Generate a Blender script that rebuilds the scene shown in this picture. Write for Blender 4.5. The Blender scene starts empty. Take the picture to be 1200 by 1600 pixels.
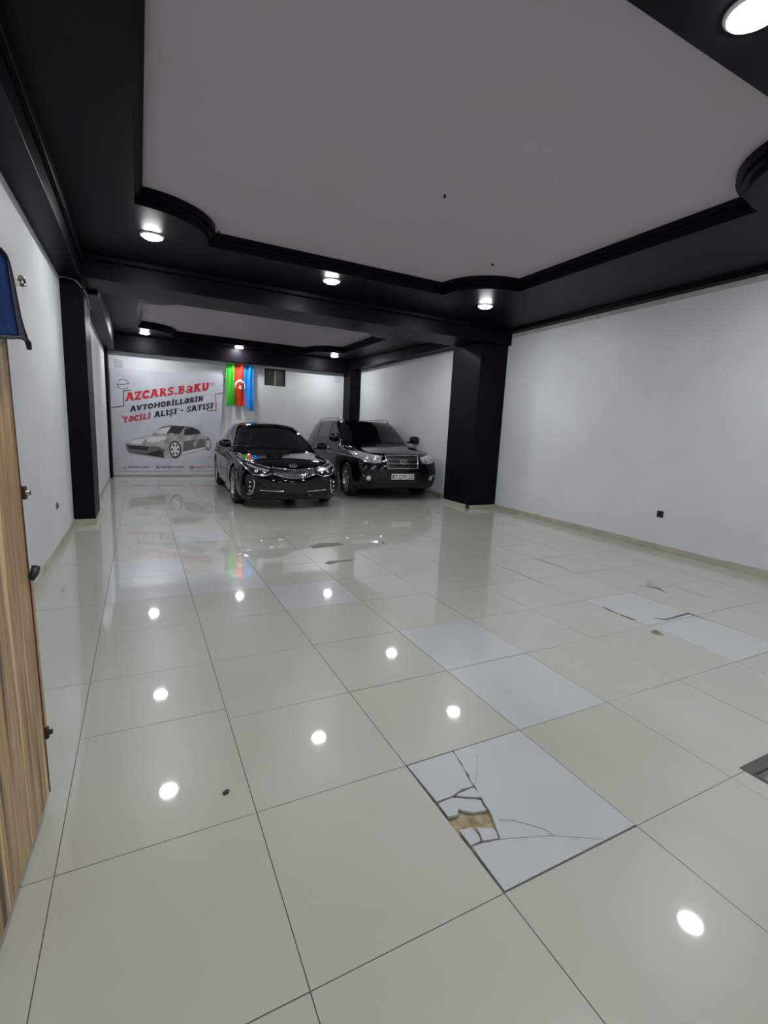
import bpy, bmesh, math, random
from mathutils import Vector, Matrix
from mathutils.bvhtree import BVHTree
random.seed(7)
SC = bpy.context.scene
COL = SC.collection
PI = math.pi

# ------------------------------------------------------------------ helpers
def link(o):
    COL.objects.link(o); return o

def tag(o, label=None, cat=None, group=None, kind=None):
    if label: o['label'] = label
    if cat: o['category'] = cat
    if group: o['group'] = group
    if kind: o['kind'] = kind
    return o

def empty(name, loc=(0, 0, 0), rz=0, label=None, cat=None, group=None):
    o = link(bpy.data.objects.new(name, None)); o.location = loc; o.rotation_euler = (0, 0, rz)
    o.empty_display_size = .1
    return tag(o, label, cat, group)

def obj(name, bm, m, parent=None, smooth=False, mw=None):
    me = bpy.data.meshes.new(name)
    if id(bm) in NOFIX: NOFIX.discard(id(bm))
    else: bmesh.ops.recalc_face_normals(bm, faces=bm.faces)
    bm.to_mesh(me); bm.free()
    for mm in (m if isinstance(m, (list, tuple)) else [m]): me.materials.append(mm)
    if smooth:
        for p in me.polygons: p.use_smooth = True
    o = link(bpy.data.objects.new(name, me))
    if parent: o.parent = parent
    if mw is not None: o.matrix_local = mw
    return o

NOFIX = set()
def BM(): return bmesh.new()

def add_box(bm, x0, x1, y0, y1, z0, z1, mi=0):
    v = [bm.verts.new(p) for p in ((x0,y0,z0),(x1,y0,z0),(x1,y1,z0),(x0,y1,z0),(x0,y0,z1),(x1,y0,z1),(x1,y1,z1),(x0,y1,z1))]
    for f in ((0,3,2,1),(4,5,6,7),(0,1,5,4),(1,2,6,5),(2,3,7,6),(3,0,4,7)):
        bm.faces.new([v[i] for i in f]).material_index = mi
    return bm

def add_hexa(bm, b, t):            # bottom 4 points, top 4 points, same order
    v = [bm.verts.new(p) for p in list(b) + list(t)]
    for f in ((0,3,2,1),(4,5,6,7),(0,1,5,4),(1,2,6,5),(2,3,7,6),(3,0,4,7)):
        bm.faces.new([v[i] for i in f])
    return bm

def add_prism(bm, pts, z0, z1, xf=None):     # polygon in xy, extruded in z; xf maps (a,b,c)->xyz
    xf = xf or (lambda a, b, c: (a, b, c))
    lo = [bm.verts.new(xf(a, b, z0)) for a, b in pts]
    hi = [bm.verts.new(xf(a, b, z1)) for a, b in pts]
    bm.faces.new(lo[::-1]); bm.faces.new(hi)
    n = len(pts)
    for i in range(n): bm.faces.new((lo[i], lo[(i+1) % n], hi[(i+1) % n], hi[i]))
    return bm

def add_tube(bm, pts, r, n=8, cap=True):
    rings = []
    P = [Vector(p) for p in pts]
    for i, p in enumerate(P):
        d = (P[min(i+1, len(P)-1)] - P[max(i-1, 0)]).normalized()
        a = Vector((0, 0, 1)) if abs(d.z) < .9 else Vector((1, 0, 0))
        s = d.cross(a).normalized(); t = d.cross(s).normalized()
        rr = r[i] if isinstance(r, (list, tuple)) else r
        rings.append([bm.verts.new(p + s*rr*math.cos(2*PI*k/n) + t*rr*math.sin(2*PI*k/n)) for k in range(n)])
    for a, b in zip(rings, rings[1:]):
        for k in range(n): bm.faces.new((a[k], a[(k+1) % n], b[(k+1) % n], b[k]))
    if cap: bm.faces.new(rings[0][::-1]); bm.faces.new(rings[-1])
    return bm

def add_lathe(bm, prof, n=32, ax='z', c=(0, 0, 0), close=False):   # prof: (radius, height)
    rings = []
    c = Vector(c)
    for r, h in prof:
        ring = []
        for k in range(n):
            a = 2*PI*k/n
            p = (r*math.cos(a), r*math.sin(a), h)
            if ax == 'x': p = (h, p[0], p[1])
            if ax == 'y': p = (p[0], h, p[1])
            ring.append(bm.verts.new(c + Vector(p)))
        rings.append(ring)
    for a, b in zip(rings, rings[1:]):
        for k in range(n): bm.faces.new((a[k], a[(k+1) % n], b[(k+1) % n], b[k]))
    if close:
        for k in range(n): bm.faces.new((rings[-1][k], rings[-1][(k+1) % n], rings[0][(k+1) % n], rings[0][k]))
    else:
        if prof[0][0] > 1e-4: bm.faces.new(rings[0][::-1])
        if prof[-1][0] > 1e-4: bm.faces.new(rings[-1])
    bmesh.ops.remove_doubles(bm, verts=bm.verts, dist=1e-5)
    return bm

def bevel(o, w=.005, seg=2):
    m = o.modifiers.new('b', 'BEVEL'); m.width = w; m.segments = seg; m.limit_method = 'ANGLE'; m.angle_limit = math.radians(40)
    return o

# ------------------------------------------------------------------ materials
def lin(c):
    c = c/255
    return c/12.92 if c <= .04045 else ((c+.055)/1.055)**2.4
def rgb(r, g, b): return (lin(r), lin(g), lin(b), 1)

def mat(name, col, rough=.5, metal=0, spec=.5, coat=0, noise=None, bump=None, emit=None, trans=0, ior=1.5, alpha=1):
    m = bpy.data.materials.new(name); m.use_nodes = True
    nt = m.node_tree; b = nt.nodes['Principled BSDF']
    b.inputs['Base Color'].default_value = col
    b.inputs['Roughness'].default_value = rough
    b.inputs['Metallic'].default_value = metal
    b.inputs['Specular IOR Level'].default_value = spec
    b.inputs['Coat Weight'].default_value = coat
    b.inputs['Coat Roughness'].default_value = .035
    b.inputs['Transmission Weight'].default_value = trans
    b.inputs['IOR'].default_value = ior
    tc = nt.nodes.new('ShaderNodeTexCoord')
    if noise:                      # (scale, other colour, low, high)
        n = nt.nodes.new('ShaderNodeTexNoise'); n.inputs['Scale'].default_value = noise[0]; n.inputs['Detail'].default_value = 5
        nt.links.new(tc.outputs['Object'], n.inputs['Vector'])
        r = nt.nodes.new('ShaderNodeValToRGB'); r.color_ramp.elements[0].position = noise[2]; r.color_ramp.elements[1].position = noise[3]
        r.color_ramp.elements[0].color = col; r.color_ramp.elements[1].color = noise[1]
        nt.links.new(n.outputs['Fac'], r.inputs['Fac']); nt.links.new(r.outputs['Color'], b.inputs['Base Color'])
    if bump:                       # (scale, strength, distance)
        n = nt.nodes.new('ShaderNodeTexNoise'); n.inputs['Scale'].default_value = bump[0]; n.inputs['Detail'].default_value = 3
        nt.links.new(tc.outputs['Object'], n.inputs['Vector'])
        bp = nt.nodes.new('ShaderNodeBump'); bp.inputs['Strength'].default_value = bump[1]; bp.inputs['Distance'].default_value = bump[2]
        nt.links.new(n.outputs['Fac'], bp.inputs['Height']); nt.links.new(bp.outputs['Normal'], b.inputs['Normal'])
    if emit:
        b.inputs['Emission Color'].default_value = emit[0]; b.inputs['Emission Strength'].default_value = emit[1]
    return m

M = {}
M['wall'] = mat('white_wall_paint', rgb(214, 217, 221), .55, noise=(1.3, rgb(206, 209, 214), .35, .7), bump=(9, .12, .01))
M['wall_grey'] = mat('unpainted_plaster_edge', rgb(165, 165, 163), .8, noise=(6, rgb(185, 185, 182), .4, .7))
M['black'] = mat('black_ceiling_paint', rgb(14, 10, 18), .42, spec=.09, noise=(2.2, rgb(11, 8, 15), .4, .7), bump=(14, .12, .004))
M['mauve'] = mat('mauve_ceiling_paint', rgb(184, 170, 186), .7, noise=(1.3, rgb(180, 170, 176), .35, .65))
M['tile'] = mat('polished_beige_tile', rgb(184, 185, 174), .32, spec=.3, coat=.9, noise=(1.1, rgb(179, 179, 166), .35, .7), bump=(1.6, .05, .01))
M['pale'] = mat('polished_pale_grey_tile', rgb(189, 193, 197), .3, spec=.3, coat=.9, noise=(2.1, rgb(185, 189, 194), .35, .7), bump=(1.6, .05, .01))
M['grout'] = mat('dark_grout', rgb(104, 102, 92), .9)
M['crackm'] = mat('dark_crack_dirt', rgb(58, 56, 50), .9)  # plain dark grey for the crumb and the column feet
M['chip'] = mat('worn_chip', rgb(118, 114, 102), .8)
M['hair2'] = mat('open_crack_dirt', rgb(96, 94, 88), .8)
M['hair'] = mat('hairline_crack_dirt', rgb(140, 144, 148), .7)
M['mortar'] = mat('crumbled_mortar', rgb(176, 160, 128), .95, noise=(24, rgb(140, 122, 92), .4, .65), bump=(60, .8, .01))
M['skirt'] = mat('beige_skirting_tile', rgb(178, 176, 158), .25, noise=(5, rgb(160, 158, 138), .4, .7))
M['lamp'] = mat('led_diffuser', (1, 1, 1, 1), .5, emit=((.96, .985, 1, 1), 62))
M['rim'] = mat('lamp_rim_white', rgb(230, 230, 232), .4)
M['darkplastic'] = mat('black_plastic', rgb(26, 26, 28), .45)
M['greyplastic'] = mat('grey_plastic', rgb(120, 122, 126), .5)
M['whiteplastic'] = mat('white_plastic', rgb(220, 222, 224), .4)
M['boxgrey'] = mat('pale_grey_box', rgb(188, 193, 204), .5)
M['steel'] = mat('worn_dark_steel', rgb(84, 84, 82), .42, metal=.6, noise=(9, rgb(110, 98, 92), .4, .7))
M['plate'] = mat('brushed_plate', rgb(134, 134, 136), .35, metal=.3, noise=(12, rgb(118, 118, 122), .4, .7))
M['rust'] = mat('brown_metal', rgb(74, 58, 46), .5, metal=.5)
# cars
M['paint'] = mat('black_car_paint', rgb(5, 5, 9), .07, spec=.42)
M['paint2'] = mat('blue_black_car_paint', rgb(6, 7, 11), .1, spec=.42)
M['glass'] = mat('tinted_car_glass', rgb(8, 9, 11), .03, spec=.7)
M['glass2'] = mat('lighter_car_glass', rgb(38, 42, 44), .04, spec=.8)
M['chrome'] = mat('chrome', rgb(215, 217, 220), .12, metal=1)
M['alloy'] = mat('alloy_wheel', rgb(165, 168, 170), .25, metal=.9)
M['tyre'] = mat('tyre_rubber', rgb(30, 30, 30), .7)
M['trimblk'] = mat('black_trim', rgb(14, 14, 15), .4)
M['mesh'] = mat('grille_mesh_dark', rgb(60, 60, 62), .35, metal=.8)
M['lens'] = mat('headlight_lens', rgb(186, 191, 195), .14, metal=.5, spec=.8)
M['lensin'] = mat('headlight_inner_dark', rgb(40, 42, 46), .15, metal=.3)
M['bulb'] = mat('headlight_projector', rgb(225, 228, 230), .08, metal=.7)
M['lpwhite'] = mat('number_plate_white', rgb(215, 218, 218), .4)
M['lptext'] = mat('number_plate_black', rgb(40, 42, 44), .5)

def wood():
    m = bpy.data.materials.new('striped_wood_laminate'); m.use_nodes = True
    nt = m.node_tree; b = nt.nodes['Principled BSDF']; b.inputs['Roughness'].default_value = .45
    tc = nt.nodes.new('ShaderNodeTexCoord'); mp = nt.nodes.new('ShaderNodeMapping')
    mp.inputs['Scale'].default_value = (1, 9, .22)
    n = nt.nodes.new('ShaderNodeTexNoise'); n.inputs['Scale'].default_value = 1.6; n.inputs['Detail'].default_value = 6; n.inputs['Roughness'].default_value = .6
    r = nt.nodes.new('ShaderNodeValToRGB')
    e = r.color_ramp.elements; e[0].position = .40; e[0].color = rgb(74, 54, 36); e[1].position = .62; e[1].color = rgb(216, 188, 144)
    x = e.new(.47); x.color = rgb(154, 124, 88); x = e.new(.515); x.color = rgb(190, 160, 118); x = e.new(.56); x.color = rgb(140, 110, 76)
    nt.links.new(tc.outputs['Object'], mp.inputs['Vector']); nt.links.new(mp.outputs['Vector'], n.inputs['Vector'])
    nt.links.new(n.outputs['Fac'], r.inputs['Fac']); nt.links.new(r.outputs['Color'], b.inputs['Base Color'])
    return m
M['wood'] = wood()
M['woodedge'] = mat('dark_wood_edge', rgb(84, 52, 46), .5)
M['pinkedge'] = mat('pale_wood_edge', rgb(190, 160, 138), .5)
M['bluebag'] = mat('blue_bag_cloth', rgb(2, 52, 108), .9, spec=.1, noise=(9, rgb(2, 24, 70), .35, .7), bump=(60, .3, .003))
M['bluedk'] = mat('navy_bag_side', rgb(8, 10, 46), .8)
M['piping'] = mat('black_piping', rgb(12, 12, 20), .7)
M['strap'] = mat('beige_webbing', rgb(176, 170, 158), .8)
# banner prints
M['ban'] = mat('banner_vinyl', rgb(204, 207, 217), .45, noise=(2.5, rgb(190, 193, 204), .35, .7))
M['red'] = mat('banner_red_ink', rgb(200, 30, 44), .5)
M['ink'] = mat('banner_black_ink', rgb(20, 22, 32), .5)
M['car1'] = mat('print_silver', rgb(150, 147, 146), .5, noise=(5, rgb(190, 190, 192), .4, .65))
M['car2'] = mat('print_dark', rgb(46, 42, 44), .5)
M['car3'] = mat('print_mid', rgb(104, 98, 98), .5)
M['car4'] = mat('print_light', rgb(218, 220, 224), .5)
M['fgreen'] = mat('flag_green', rgb(64, 190, 40), .6)
M['fred'] = mat('flag_red', rgb(226, 58, 24), .6)
M['fblue'] = mat('flag_blue', rgb(14, 130, 220), .6)
M['fwhite'] = mat('flag_white', rgb(235, 235, 235), .6)
M['board'] = mat('white_board', rgb(222, 224, 228), .5)
M['vent1'] = mat('vent_dark_pane', rgb(38, 40, 34), .3)
M['vent2'] = mat('vent_brown_pane', rgb(74, 66, 48), .3)
M['ventf'] = mat('vent_frame', rgb(150, 148, 132), .5)
M['dark2'] = mat('vent_black_frame', rgb(22, 22, 22), .5)

# ------------------------------------------------------------------ camera
yaw, pitch, roll = 0.476145842, -0.167486198, 0.0482455407
cy, sy, cp, sp = math.cos(yaw), math.sin(yaw), math.cos(pitch), math.sin(pitch)
fwd = Vector((sy*cp, cy*cp, sp)); rt = Vector((cy, -sy, 0)); up = rt.cross(fwd)
rt2 = rt*math.cos(roll) + up*math.sin(roll); up2 = -rt*math.sin(roll) + up*math.cos(roll)
cam = link(bpy.data.objects.new('camera', bpy.data.cameras.new('camera')))
mx = Matrix((rt2, up2, -fwd)).transposed().to_4x4(); mx.translation = (0, 0, 1.4)
cam.matrix_world = mx
cam.data.sensor_fit = 'VERTICAL'; cam.data.sensor_height = 32; cam.data.lens = 744.586*32/1600
cam.data.clip_start = .05
SC.camera = cam

# ------------------------------------------------------------------ room shell
YB, YF = -2.4, 13.4            # back and far wall
ZS, ZC = 3.33, 3.46            # soffit, recessed ceiling
def struct(name, bm, m, **k):
    o = obj(name, bm, m, **k); o['kind'] = 'structure'; return o
RX = lambda y: 6.07 + .0205*y if y <= 7.7 else 6.14 - .092*(y - 8.2)      # right wall line
# floor tiles --------------------------------------------------------------
gx = [-0.82, -.28, .337, .966, 1.60, 2.226, 2.86, 3.49, 4.12, 4.75, 5.38, 6.01, 6.3]
gy = [-2.4, -1.57, -.94, -.31, .31, .931, 1.555, 2.18, 2.79, 3.43, 4.03, 4.65, 5.27, 5.89, 6.51, 7.13, 7.75, 8.37, 8.99, 9.61, 10.23, 10.85, 11.47, 12.09, 12.71, 13.42]
PALE = {(3, 5): 'broken', (4, 6): 1, (4, 7): 1, (7, 6): 1, (7, 7): 1, (1, 10): 1, (2, 10): 1, (1, 11): 1, (3, 9): 1, (2, 13): 1}
def tilequad(bm, i, j, x0, x1, y0, y1, g=.0015, t=.0006):
    a, b = random.uniform(-1, 1)*t, random.uniform(-1, 1)*t
    v = []
    for x, y in ((x0+g, y0+g), (x1-g, y0+g), (x1-g, y1-g), (x0+g, y1-g)):
        v.append(bm.verts.new((x, y, a*(1 if x > (x0+x1)/2 else -1) + b*(1 if y > (y0+y1)/2 else -1))))
    bm.faces.new(v)
    w = [bm.verts.new((q.co.x, q.co.y, -.006)) for q in v]
    for k in range(4): bm.faces.new((v[k], w[k], w[(k+1) % 4], v[(k+1) % 4]))
fb = BM(); NOFIX.add(id(fb))
gb = BM()
for i in range(len(gx)-1):
    j = 0
    while j < len(gy)-1:
        j1 = j + 1
        if i == 0 and j % 2 == 0 and j1 < len(gy)-1: j1 = j + 2        # long tiles beside the left wall
        x0, x1, y0, y1 = gx[i], gx[i+1], gy[j], gy[j1]
        if PALE.get((i, j)) != 'broken': add_box(gb, x0, x1, y0, y1, -.05, -.004)
        if (i, j) not in PALE:
            yy1 = y1; yy0 = y0
            if i == 1 and j == 6: yy1 = 2.27
            if i == 1 and j == 7: yy0 = 2.27
            # a pit under the steel cover
            if i == 5 and j == 4: tilequad(fb, i, j, x0, 2.33, y0, y1)
            elif i == 5 and j == 4: pass
            elif i == 6 and j == 4: pass
            else: tilequad(fb, i, j, x0, x1, yy0, yy1)
        j = j1
for f in fb.faces: f.material_index = 0
for f in fb.faces:
    if f.normal.z < -.5: f.normal_flip()
floor = struct('floor', fb, M['tile'])
g = obj('grout_bed', gb, M['grout'], floor)
bm = BM(); add_box(bm, gx[3], gx[4], gy[5], gy[6], -.05, -.016)
bmesh.ops.subdivide_edges(bm, edges=bm.edges, cuts=10, use_grid_fill=True)
for v in bm.verts:
    if v.co.z > -.02: v.co.z += random.uniform(-.004, .004)
obj('mortar_bed', bm, M['mortar'], floor)
# cracks and chips in the beige tiles
CR = {
 'a': [(1.788,5.355),(1.942,5.447),(2.183,5.416),(2.2,5.307),(2.036,5.252),(1.785,5.226)],
 'b': [(1.694,4.597),(1.772,4.651),(2.053,4.645),(2.019,4.602),(1.861,4.597),(1.729,4.536)],
 'c': [(3.402,2.102),(3.482,2.11),(3.438,2.015),(3.384,2.06)],
 'd': [(4.419,2.902),(4.558,2.793),(4.456,2.649),(4.50,2.784)],
 'e': [(2.695,5.274),(2.768,5.327),(2.712,5.198)],
 'f': [(3.507,3.901),(3.50,3.575),(3.471,3.202),(3.49,3.522)],
 'g': [(4.18,4.273),(4.156,3.833),(4.165,3.564),(4.14,3.824)]}
for k, p in CR.items():
    bm = BM(); add_prism(bm, p, -.003, .0016)
    o = obj('chipped_patch', bm, M['chip'], floor)

# walls --------------------------------------------------------------------
def wallbox(name, pts, z0, z1, m='wall'):
    bm = BM(); add_prism(bm, pts, z0, z1); return struct(name, bm, M[m])
wallbox('wall_left', [(-.80, YB), (-.80, 7.7), (-.66, 7.7), (-.66, YF+.1), (-1.0, YF+.1), (-1.0, YB)], 0, 3.6)
wallbox('wall_right', [(RX(YB), YB), (6.5, YB), (6.5, YF+.1), (RX(YF), YF+.1), (RX(YF), YF), (RX(7.71), 7.71), (RX(7.7), 7.7)], 0, 3.6)
# the vent opening is cut out of the far wall
bm = BM()
vx0, vx1, vz0, vz1 = 3.07, 3.65, 2.485, 2.935
add_box(bm, -1, vx0, YF, YF+.2, 0, 3.6); add_box(bm, vx1, 6.5, YF, YF+.2, 0, 3.6)
add_box(bm, vx0, vx1, YF, YF+.2, 0, vz0); add_box(bm, vx0, vx1, YF, YF+.2, vz1, 3.6)
struct('wall_far', bm, M['wall'])
wallbox('wall_back', [(-1, YB-.2), (6.5, YB-.2), (6.5, YB), (-1, YB)], 0, 3.6)

# columns and beams ----------------------------------------------------------
def prism(name, pts, z0, z1, m='black', cat=None):
    bm = BM(); add_prism(bm, pts, z0, z1); o = struct(name, bm, M[m]); bevel(o, .006, 2); return o
prism('column', [(-.80, 7.25), (-.555, 7.25), (-.555, 8.05), (-.80, 8.05)], .075, 3.08)
prism('column', [(5.60, 7.30), (RX(7.3), 7.30), (RX(8.2), 8.2), (5.60, 8.2)], .075, 3.08)
prism('column', [(-.68, 12.95), (-.595, 12.95), (-.595, YF), (-.68, YF)], 0, 3.0)
prism('column', [(5.38, 12.9), (RX(12.9), 12.9), (RX(YF), YF), (5.38, YF)], 0, 3.06)
# cross beam between the two bays, with a fine ledge on its face
bm = BM(); add_box(bm, -.8, 6.3, 7.22, 7.98, 3.08, ZS+.02); struct('ceiling_beam', bm, M['black'])
bm = BM(); add_box(bm, -.8, 6.3, 7.12, 7.22, 3.285, ZS+.02); struct('ceiling_molding', bm, M['black'])
# side beams
prism('ceiling_beam', [(-.81, YB), (-.57, YB), (-.57, 7.24), (-.81, 7.24)], 3.05, ZS+.02)
prism('ceiling_beam', [(-.57, YB), (-.53, YB), (-.53, 7.24), (-.57, 7.24)], 3.24, ZS+.02)
bm = BM(); add_hexa(bm, [(-.67, 7.9, 3.03), (-.44, 7.9, 3.03), (-.44, YF, 2.96), (-.67, YF, 2.96)], [(-.67, 7.9, ZS+.02), (-.44, 7.9, ZS+.02), (-.44, YF, ZS+.02), (-.67, YF, ZS+.02)])
struct('ceiling_beam', bm, M['black'])
bm = BM(); add_hexa(bm, [(5.94, YB, 3.28), (RX(YB)+.02, YB, 3.28), (RX(7.24)+.02, 7.24, 3.28), (6.06, 7.24, 3.28)], [(5.94, YB, ZS+.02), (RX(YB)+.02, YB, ZS+.02), (RX(7.24)+.02, 7.24, ZS+.02), (6.06, 7.24, ZS+.02)])
struct('ceiling_beam', bm, M['black'])
bm = BM(); add_hexa(bm, [(5.85, 7.9, 3.22), (RX(8.2)+.03, 8.1, 3.22), (RX(YF)+.03, YF, 3.07), (5.42, YF, 3.07)], [(5.85, 7.9, ZS+.02), (RX(8.2)+.03, 8.1, ZS+.02), (RX(YF)+.03, YF, ZS+.02), (5.42, YF, ZS+.02)])
struct('ceiling_beam', bm, M['black'])
bm = BM(); add_hexa(bm, [(-.66, YF-.2, 2.97), (5.95, YF-.2, 3.0), (5.95, YF, 3.0), (-.66, YF, 2.97)], [(-.66, YF-.2, ZS+.02), (5.95, YF-.2, ZS+.02), (5.95, YF, ZS+.02), (-.66, YF, ZS+.02)])
struct('ceiling_beam', bm, M['black'])
# thin unpainted strips along the tops of the walls
bm = BM(); add_hexa(bm, [(RX(YB)-.004, YB, 3.215), (RX(YB)+.01, YB, 3.215), (RX(7.3)+.01, 7.3, 3.215), (RX(7.3)-.004, 7.3, 3.215)], [(RX(YB)-.004, YB, 3.285), (RX(YB)+.01, YB, 3.285), (RX(7.3)+.01, 7.3, 3.285), (RX(7.3)-.004, 7.3, 3.285)])
struct('trim_1', bm, M['wall_grey'])

# soffit plates with scalloped openings --------------------------------------
def contour(x0, x1, y0, y1, r, ins=0, near=True):
    """rounded-in corners: quarter circles bulging into the opening"""
    x0 += ins; x1 -= ins; y0 += ins; y1 -= ins
    pts = []
    def arc(cx, cy, a0, a1):
        for k in range(17):
            a = a0 + (a1-a0)*k/16
            pts.append((cx + r*math.cos(a), cy + r*math.sin(a)))
    arc(x0, y1, 0, -PI/2)
    arc(x0, y0, PI/2, 0)
    arc(x1, y0, PI, PI/2)
    arc(x1, y1, -PI/2, -PI)
    return pts
def plate(name, outer, hole, z0, z1, m):
    """a slab with a hole, outer rectangle (x0,x1,y0,y1)"""
    bm = BM()
    x0, x1, y0, y1 = outer
    o = [bm.verts.new((x, y, z0)) for x, y in ((x0, y0), (x1, y0), (x1, y1), (x0, y1))]
    h = [bm.verts.new((x, y, z0)) for x, y in hole]
    ed = [bm.edges.new((o[k], o[(k+1) % 4])) for k in range(4)] + [bm.edges.new((h[k], h[(k+1) % len(h)])) for k in range(len(h))]
    bmesh.ops.triangle_fill(bm, edges=ed, use_beauty=True)
    r = bmesh.ops.extrude_face_region(bm, geom=bm.faces[:])
    for v in [g for g in r['geom'] if isinstance(g, bmesh.types.BMVert)]: v.co.z = z1
    return struct(name, bm, M[m])
C1 = (.03, 4.60, 1.75, 6.02, .72)
C2 = (.05, 4.76, 8.74, 12.68, .74)
plate('ceiling_soffit', (-.82, 6.35, YB, 7.24), contour(*C1), ZS, ZS+.05, 'black')
plate('ceiling_molding', (-.3, 5.0, 1.4, 6.4), contour(*C1, ins=.035), ZS+.05, ZS+.085, 'black')
plate('ceiling_molding', (-.3, 5.0, 1.4, 6.4), contour(*C1, ins=.065), ZS+.085, ZC+.01, 'black')
plate('ceiling_soffit', (-.7, 6.35, 7.9, YF), contour(*C2), ZS, ZS+.05, 'black')
plate('ceiling_molding', (-.3, 5.1, 8.3, 13.0), contour(*C2, ins=.035), ZS+.05, ZS+.085, 'black')
plate('ceiling_molding', (-.3, 5.1, 8.3, 13.0), contour(*C2, ins=.065), ZS+.085, ZC+.01, 'black')
bm = BM(); add_box(bm, -1, 6.5, YB-.2, YF+.2, ZC+.01, 3.6); struct('ceiling', bm, M['mauve'])
# little screw heads left in the mauve ceiling
for x, y in ((2.46, 3.9), (3.9, 5.0), (.85, 5.9)):
    bm = BM(); add_lathe(bm, [(.001, 0), (.012, 0), (.012, .02), (.001, .02)], 10, c=(x, y, ZC-.012))
    o = obj('ceiling_hook', bm, M['darkplastic'])
    tag(o, {2.46: 'tiny dark hook in the middle of the mauve ceiling panel', 3.9: 'tiny dark hook in mauve ceiling near the right scalloped corner', .85: 'tiny dark hook in mauve ceiling near the left scalloped corner'}[x], 'hook', 'tiny hooks in the mauve ceiling')

# skirting --------------------------------------------------------------------
def skirt(name, a, b, side, h=.085, t=.012):
    a = Vector((a[0], a[1], 0)); b = Vector((b[0], b[1], 0)); d = (b-a).normalized(); n = Vector((-d.y, d.x, 0))*side*t
    bm = BM(); L = (b-a).length; k = 0; s = 0
    while s < L - .01:
        e = min(L, s + .60)
        p, q = a + d*(s+.001), a + d*(e-.001)
        hh = h + random.uniform(-.003, .003)
        add_hexa(bm, [p, q, q+n, p+n], [v + Vector((0, 0, hh)) for v in (p, q, q+n, p+n)])
        s = e
    return struct(name, bm, M['skirt'])
skirt('baseboard_right', (RX(YB), YB), (RX(7.3), 7.3), 1)
skirt('baseboard_right', (RX(8.2), 8.2), (RX(12.9), 12.9), 1)
skirt('baseboard_left', (-.80, YB), (-.80, 7.25), -1)
skirt('baseboard_left', (-.66, 8.05), (-.66, 12.95), -1)
skirt('baseboard_far', (-.6, YF), (5.38, YF), -1)
for p in (((-.80, 7.25), (-.545, 7.25), -1), ((-.555, 7.25), (-.555, 8.05), -1)):
    skirt('baseboard_left', *p, h=.078, t=.014)
for p in (((5.60, 7.30), (RX(7.3), 7.30), -1), ((5.60, 7.42), (5.60, 8.2), 1)):
    skirt('baseboard_right', *p, h=.078, t=.014)
bm = BM(); add_box(bm, -.80, -.556, 7.251, 8.05, 0, .075); add_box(bm, 5.601, RX(7.5), 7.301, 8.2, 0, .075); struct('trim_2', bm, M['crackm'])

# ------------------------------------------------------------------ pale replacement tiles
PL = {(4, 6): 'pale grey glossy floor tile between the cracked tile and its unbroken twin', (4, 7): 'pale grey glossy floor tile further of the two joined in mid floor',
 (7, 6): 'nearer pale grey tile by the right wall below the zigzag crack', (7, 7): 'farther pale grey tile by the right wall with a chipped left edge',
 (1, 10): 'pale grey tile mirroring the banner, leftmost of the far row', (2, 10): 'pale grey tile reflecting the flag, second of the far left row',
 (1, 11): 'pale grey tile behind the leftmost one of the far left row', (3, 9): 'pale grey tile standing alone with one lamp reflected in it', (2, 13): 'small far pale grey tile nearest the parked sedan'}
for (i, j), lab in PL.items():
    x0, x1, y0, y1 = gx[i], gx[i+1], gy[j], gy[j+1]
    bm = BM(); g = .0022
    add_box(bm, x0+g, x1-g, y0+g, y1-g, -.009, .0)
    for v in bm.verts:
        if v.co.z > -.001: v.co.z = random.uniform(-.0004, .0012)
    o = obj('floor_tile', bm, M['pale']); tag(o, lab, 'tile', 'pale replacement floor tiles', 'thing')
    if (i, j) == (7, 7):
        for p in ([(3.516,2.627),(3.514,2.549),(3.493,2.464),(3.504,2.401),(3.518,2.296),(3.485,2.325),(3.487,2.44),(3.485,2.535)],
                  [(3.69,2.275),(3.793,2.223),(3.99,2.239),(4.115,2.245),(4.11,2.163),(4.117,2.065),(4.09,2.221),(3.933,2.215),(3.765,2.205)]):
            b2 = BM(); add_prism(b2, p, -.002, .0022); obj('crack', b2, M['hair2'], o)
FR = [[(0.969,1.552),(1.205,1.552),(1.196,1.497),(1.161,1.342),(1.107,1.346),(1.043,1.33),(0.975,1.331)],
 [(1.159,1.335),(1.151,1.279),(1.08,1.317),(1.065,1.331)],
 [(0.974,1.321),(1.039,1.324),(1.074,1.309),(1.142,1.268),(1.132,1.221),(1.077,1.231),(1.032,1.268),(1.014,1.246),(0.974,1.251)],
 [(0.977,1.186),(1.022,1.179),(1.029,1.139),(1.02,1.117),(0.977,1.116)],
 [(1.041,1.173),(1.096,1.143),(1.099,1.126),(1.085,1.099),(1.026,1.114),(1.037,1.142)],
 [(1.211,1.552),(1.597,1.552),(1.597,0.936),(0.972,0.936),(0.978,1.109),(1.021,1.107),(1.088,1.092),(1.105,1.129),(1.139,1.218),(1.151,1.275),(1.166,1.34),(1.199,1.491)]]
root = empty('broken_tile', (1.28, 1.24, 0), 0, 'cracked pale grey floor tile with a missing piece showing mortar', 'tile')
tl = [(0, 0), (.02, -.03), (-.01, .015), (.02, .01), (-.02, .02), (.0007, -.0008)]
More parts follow.
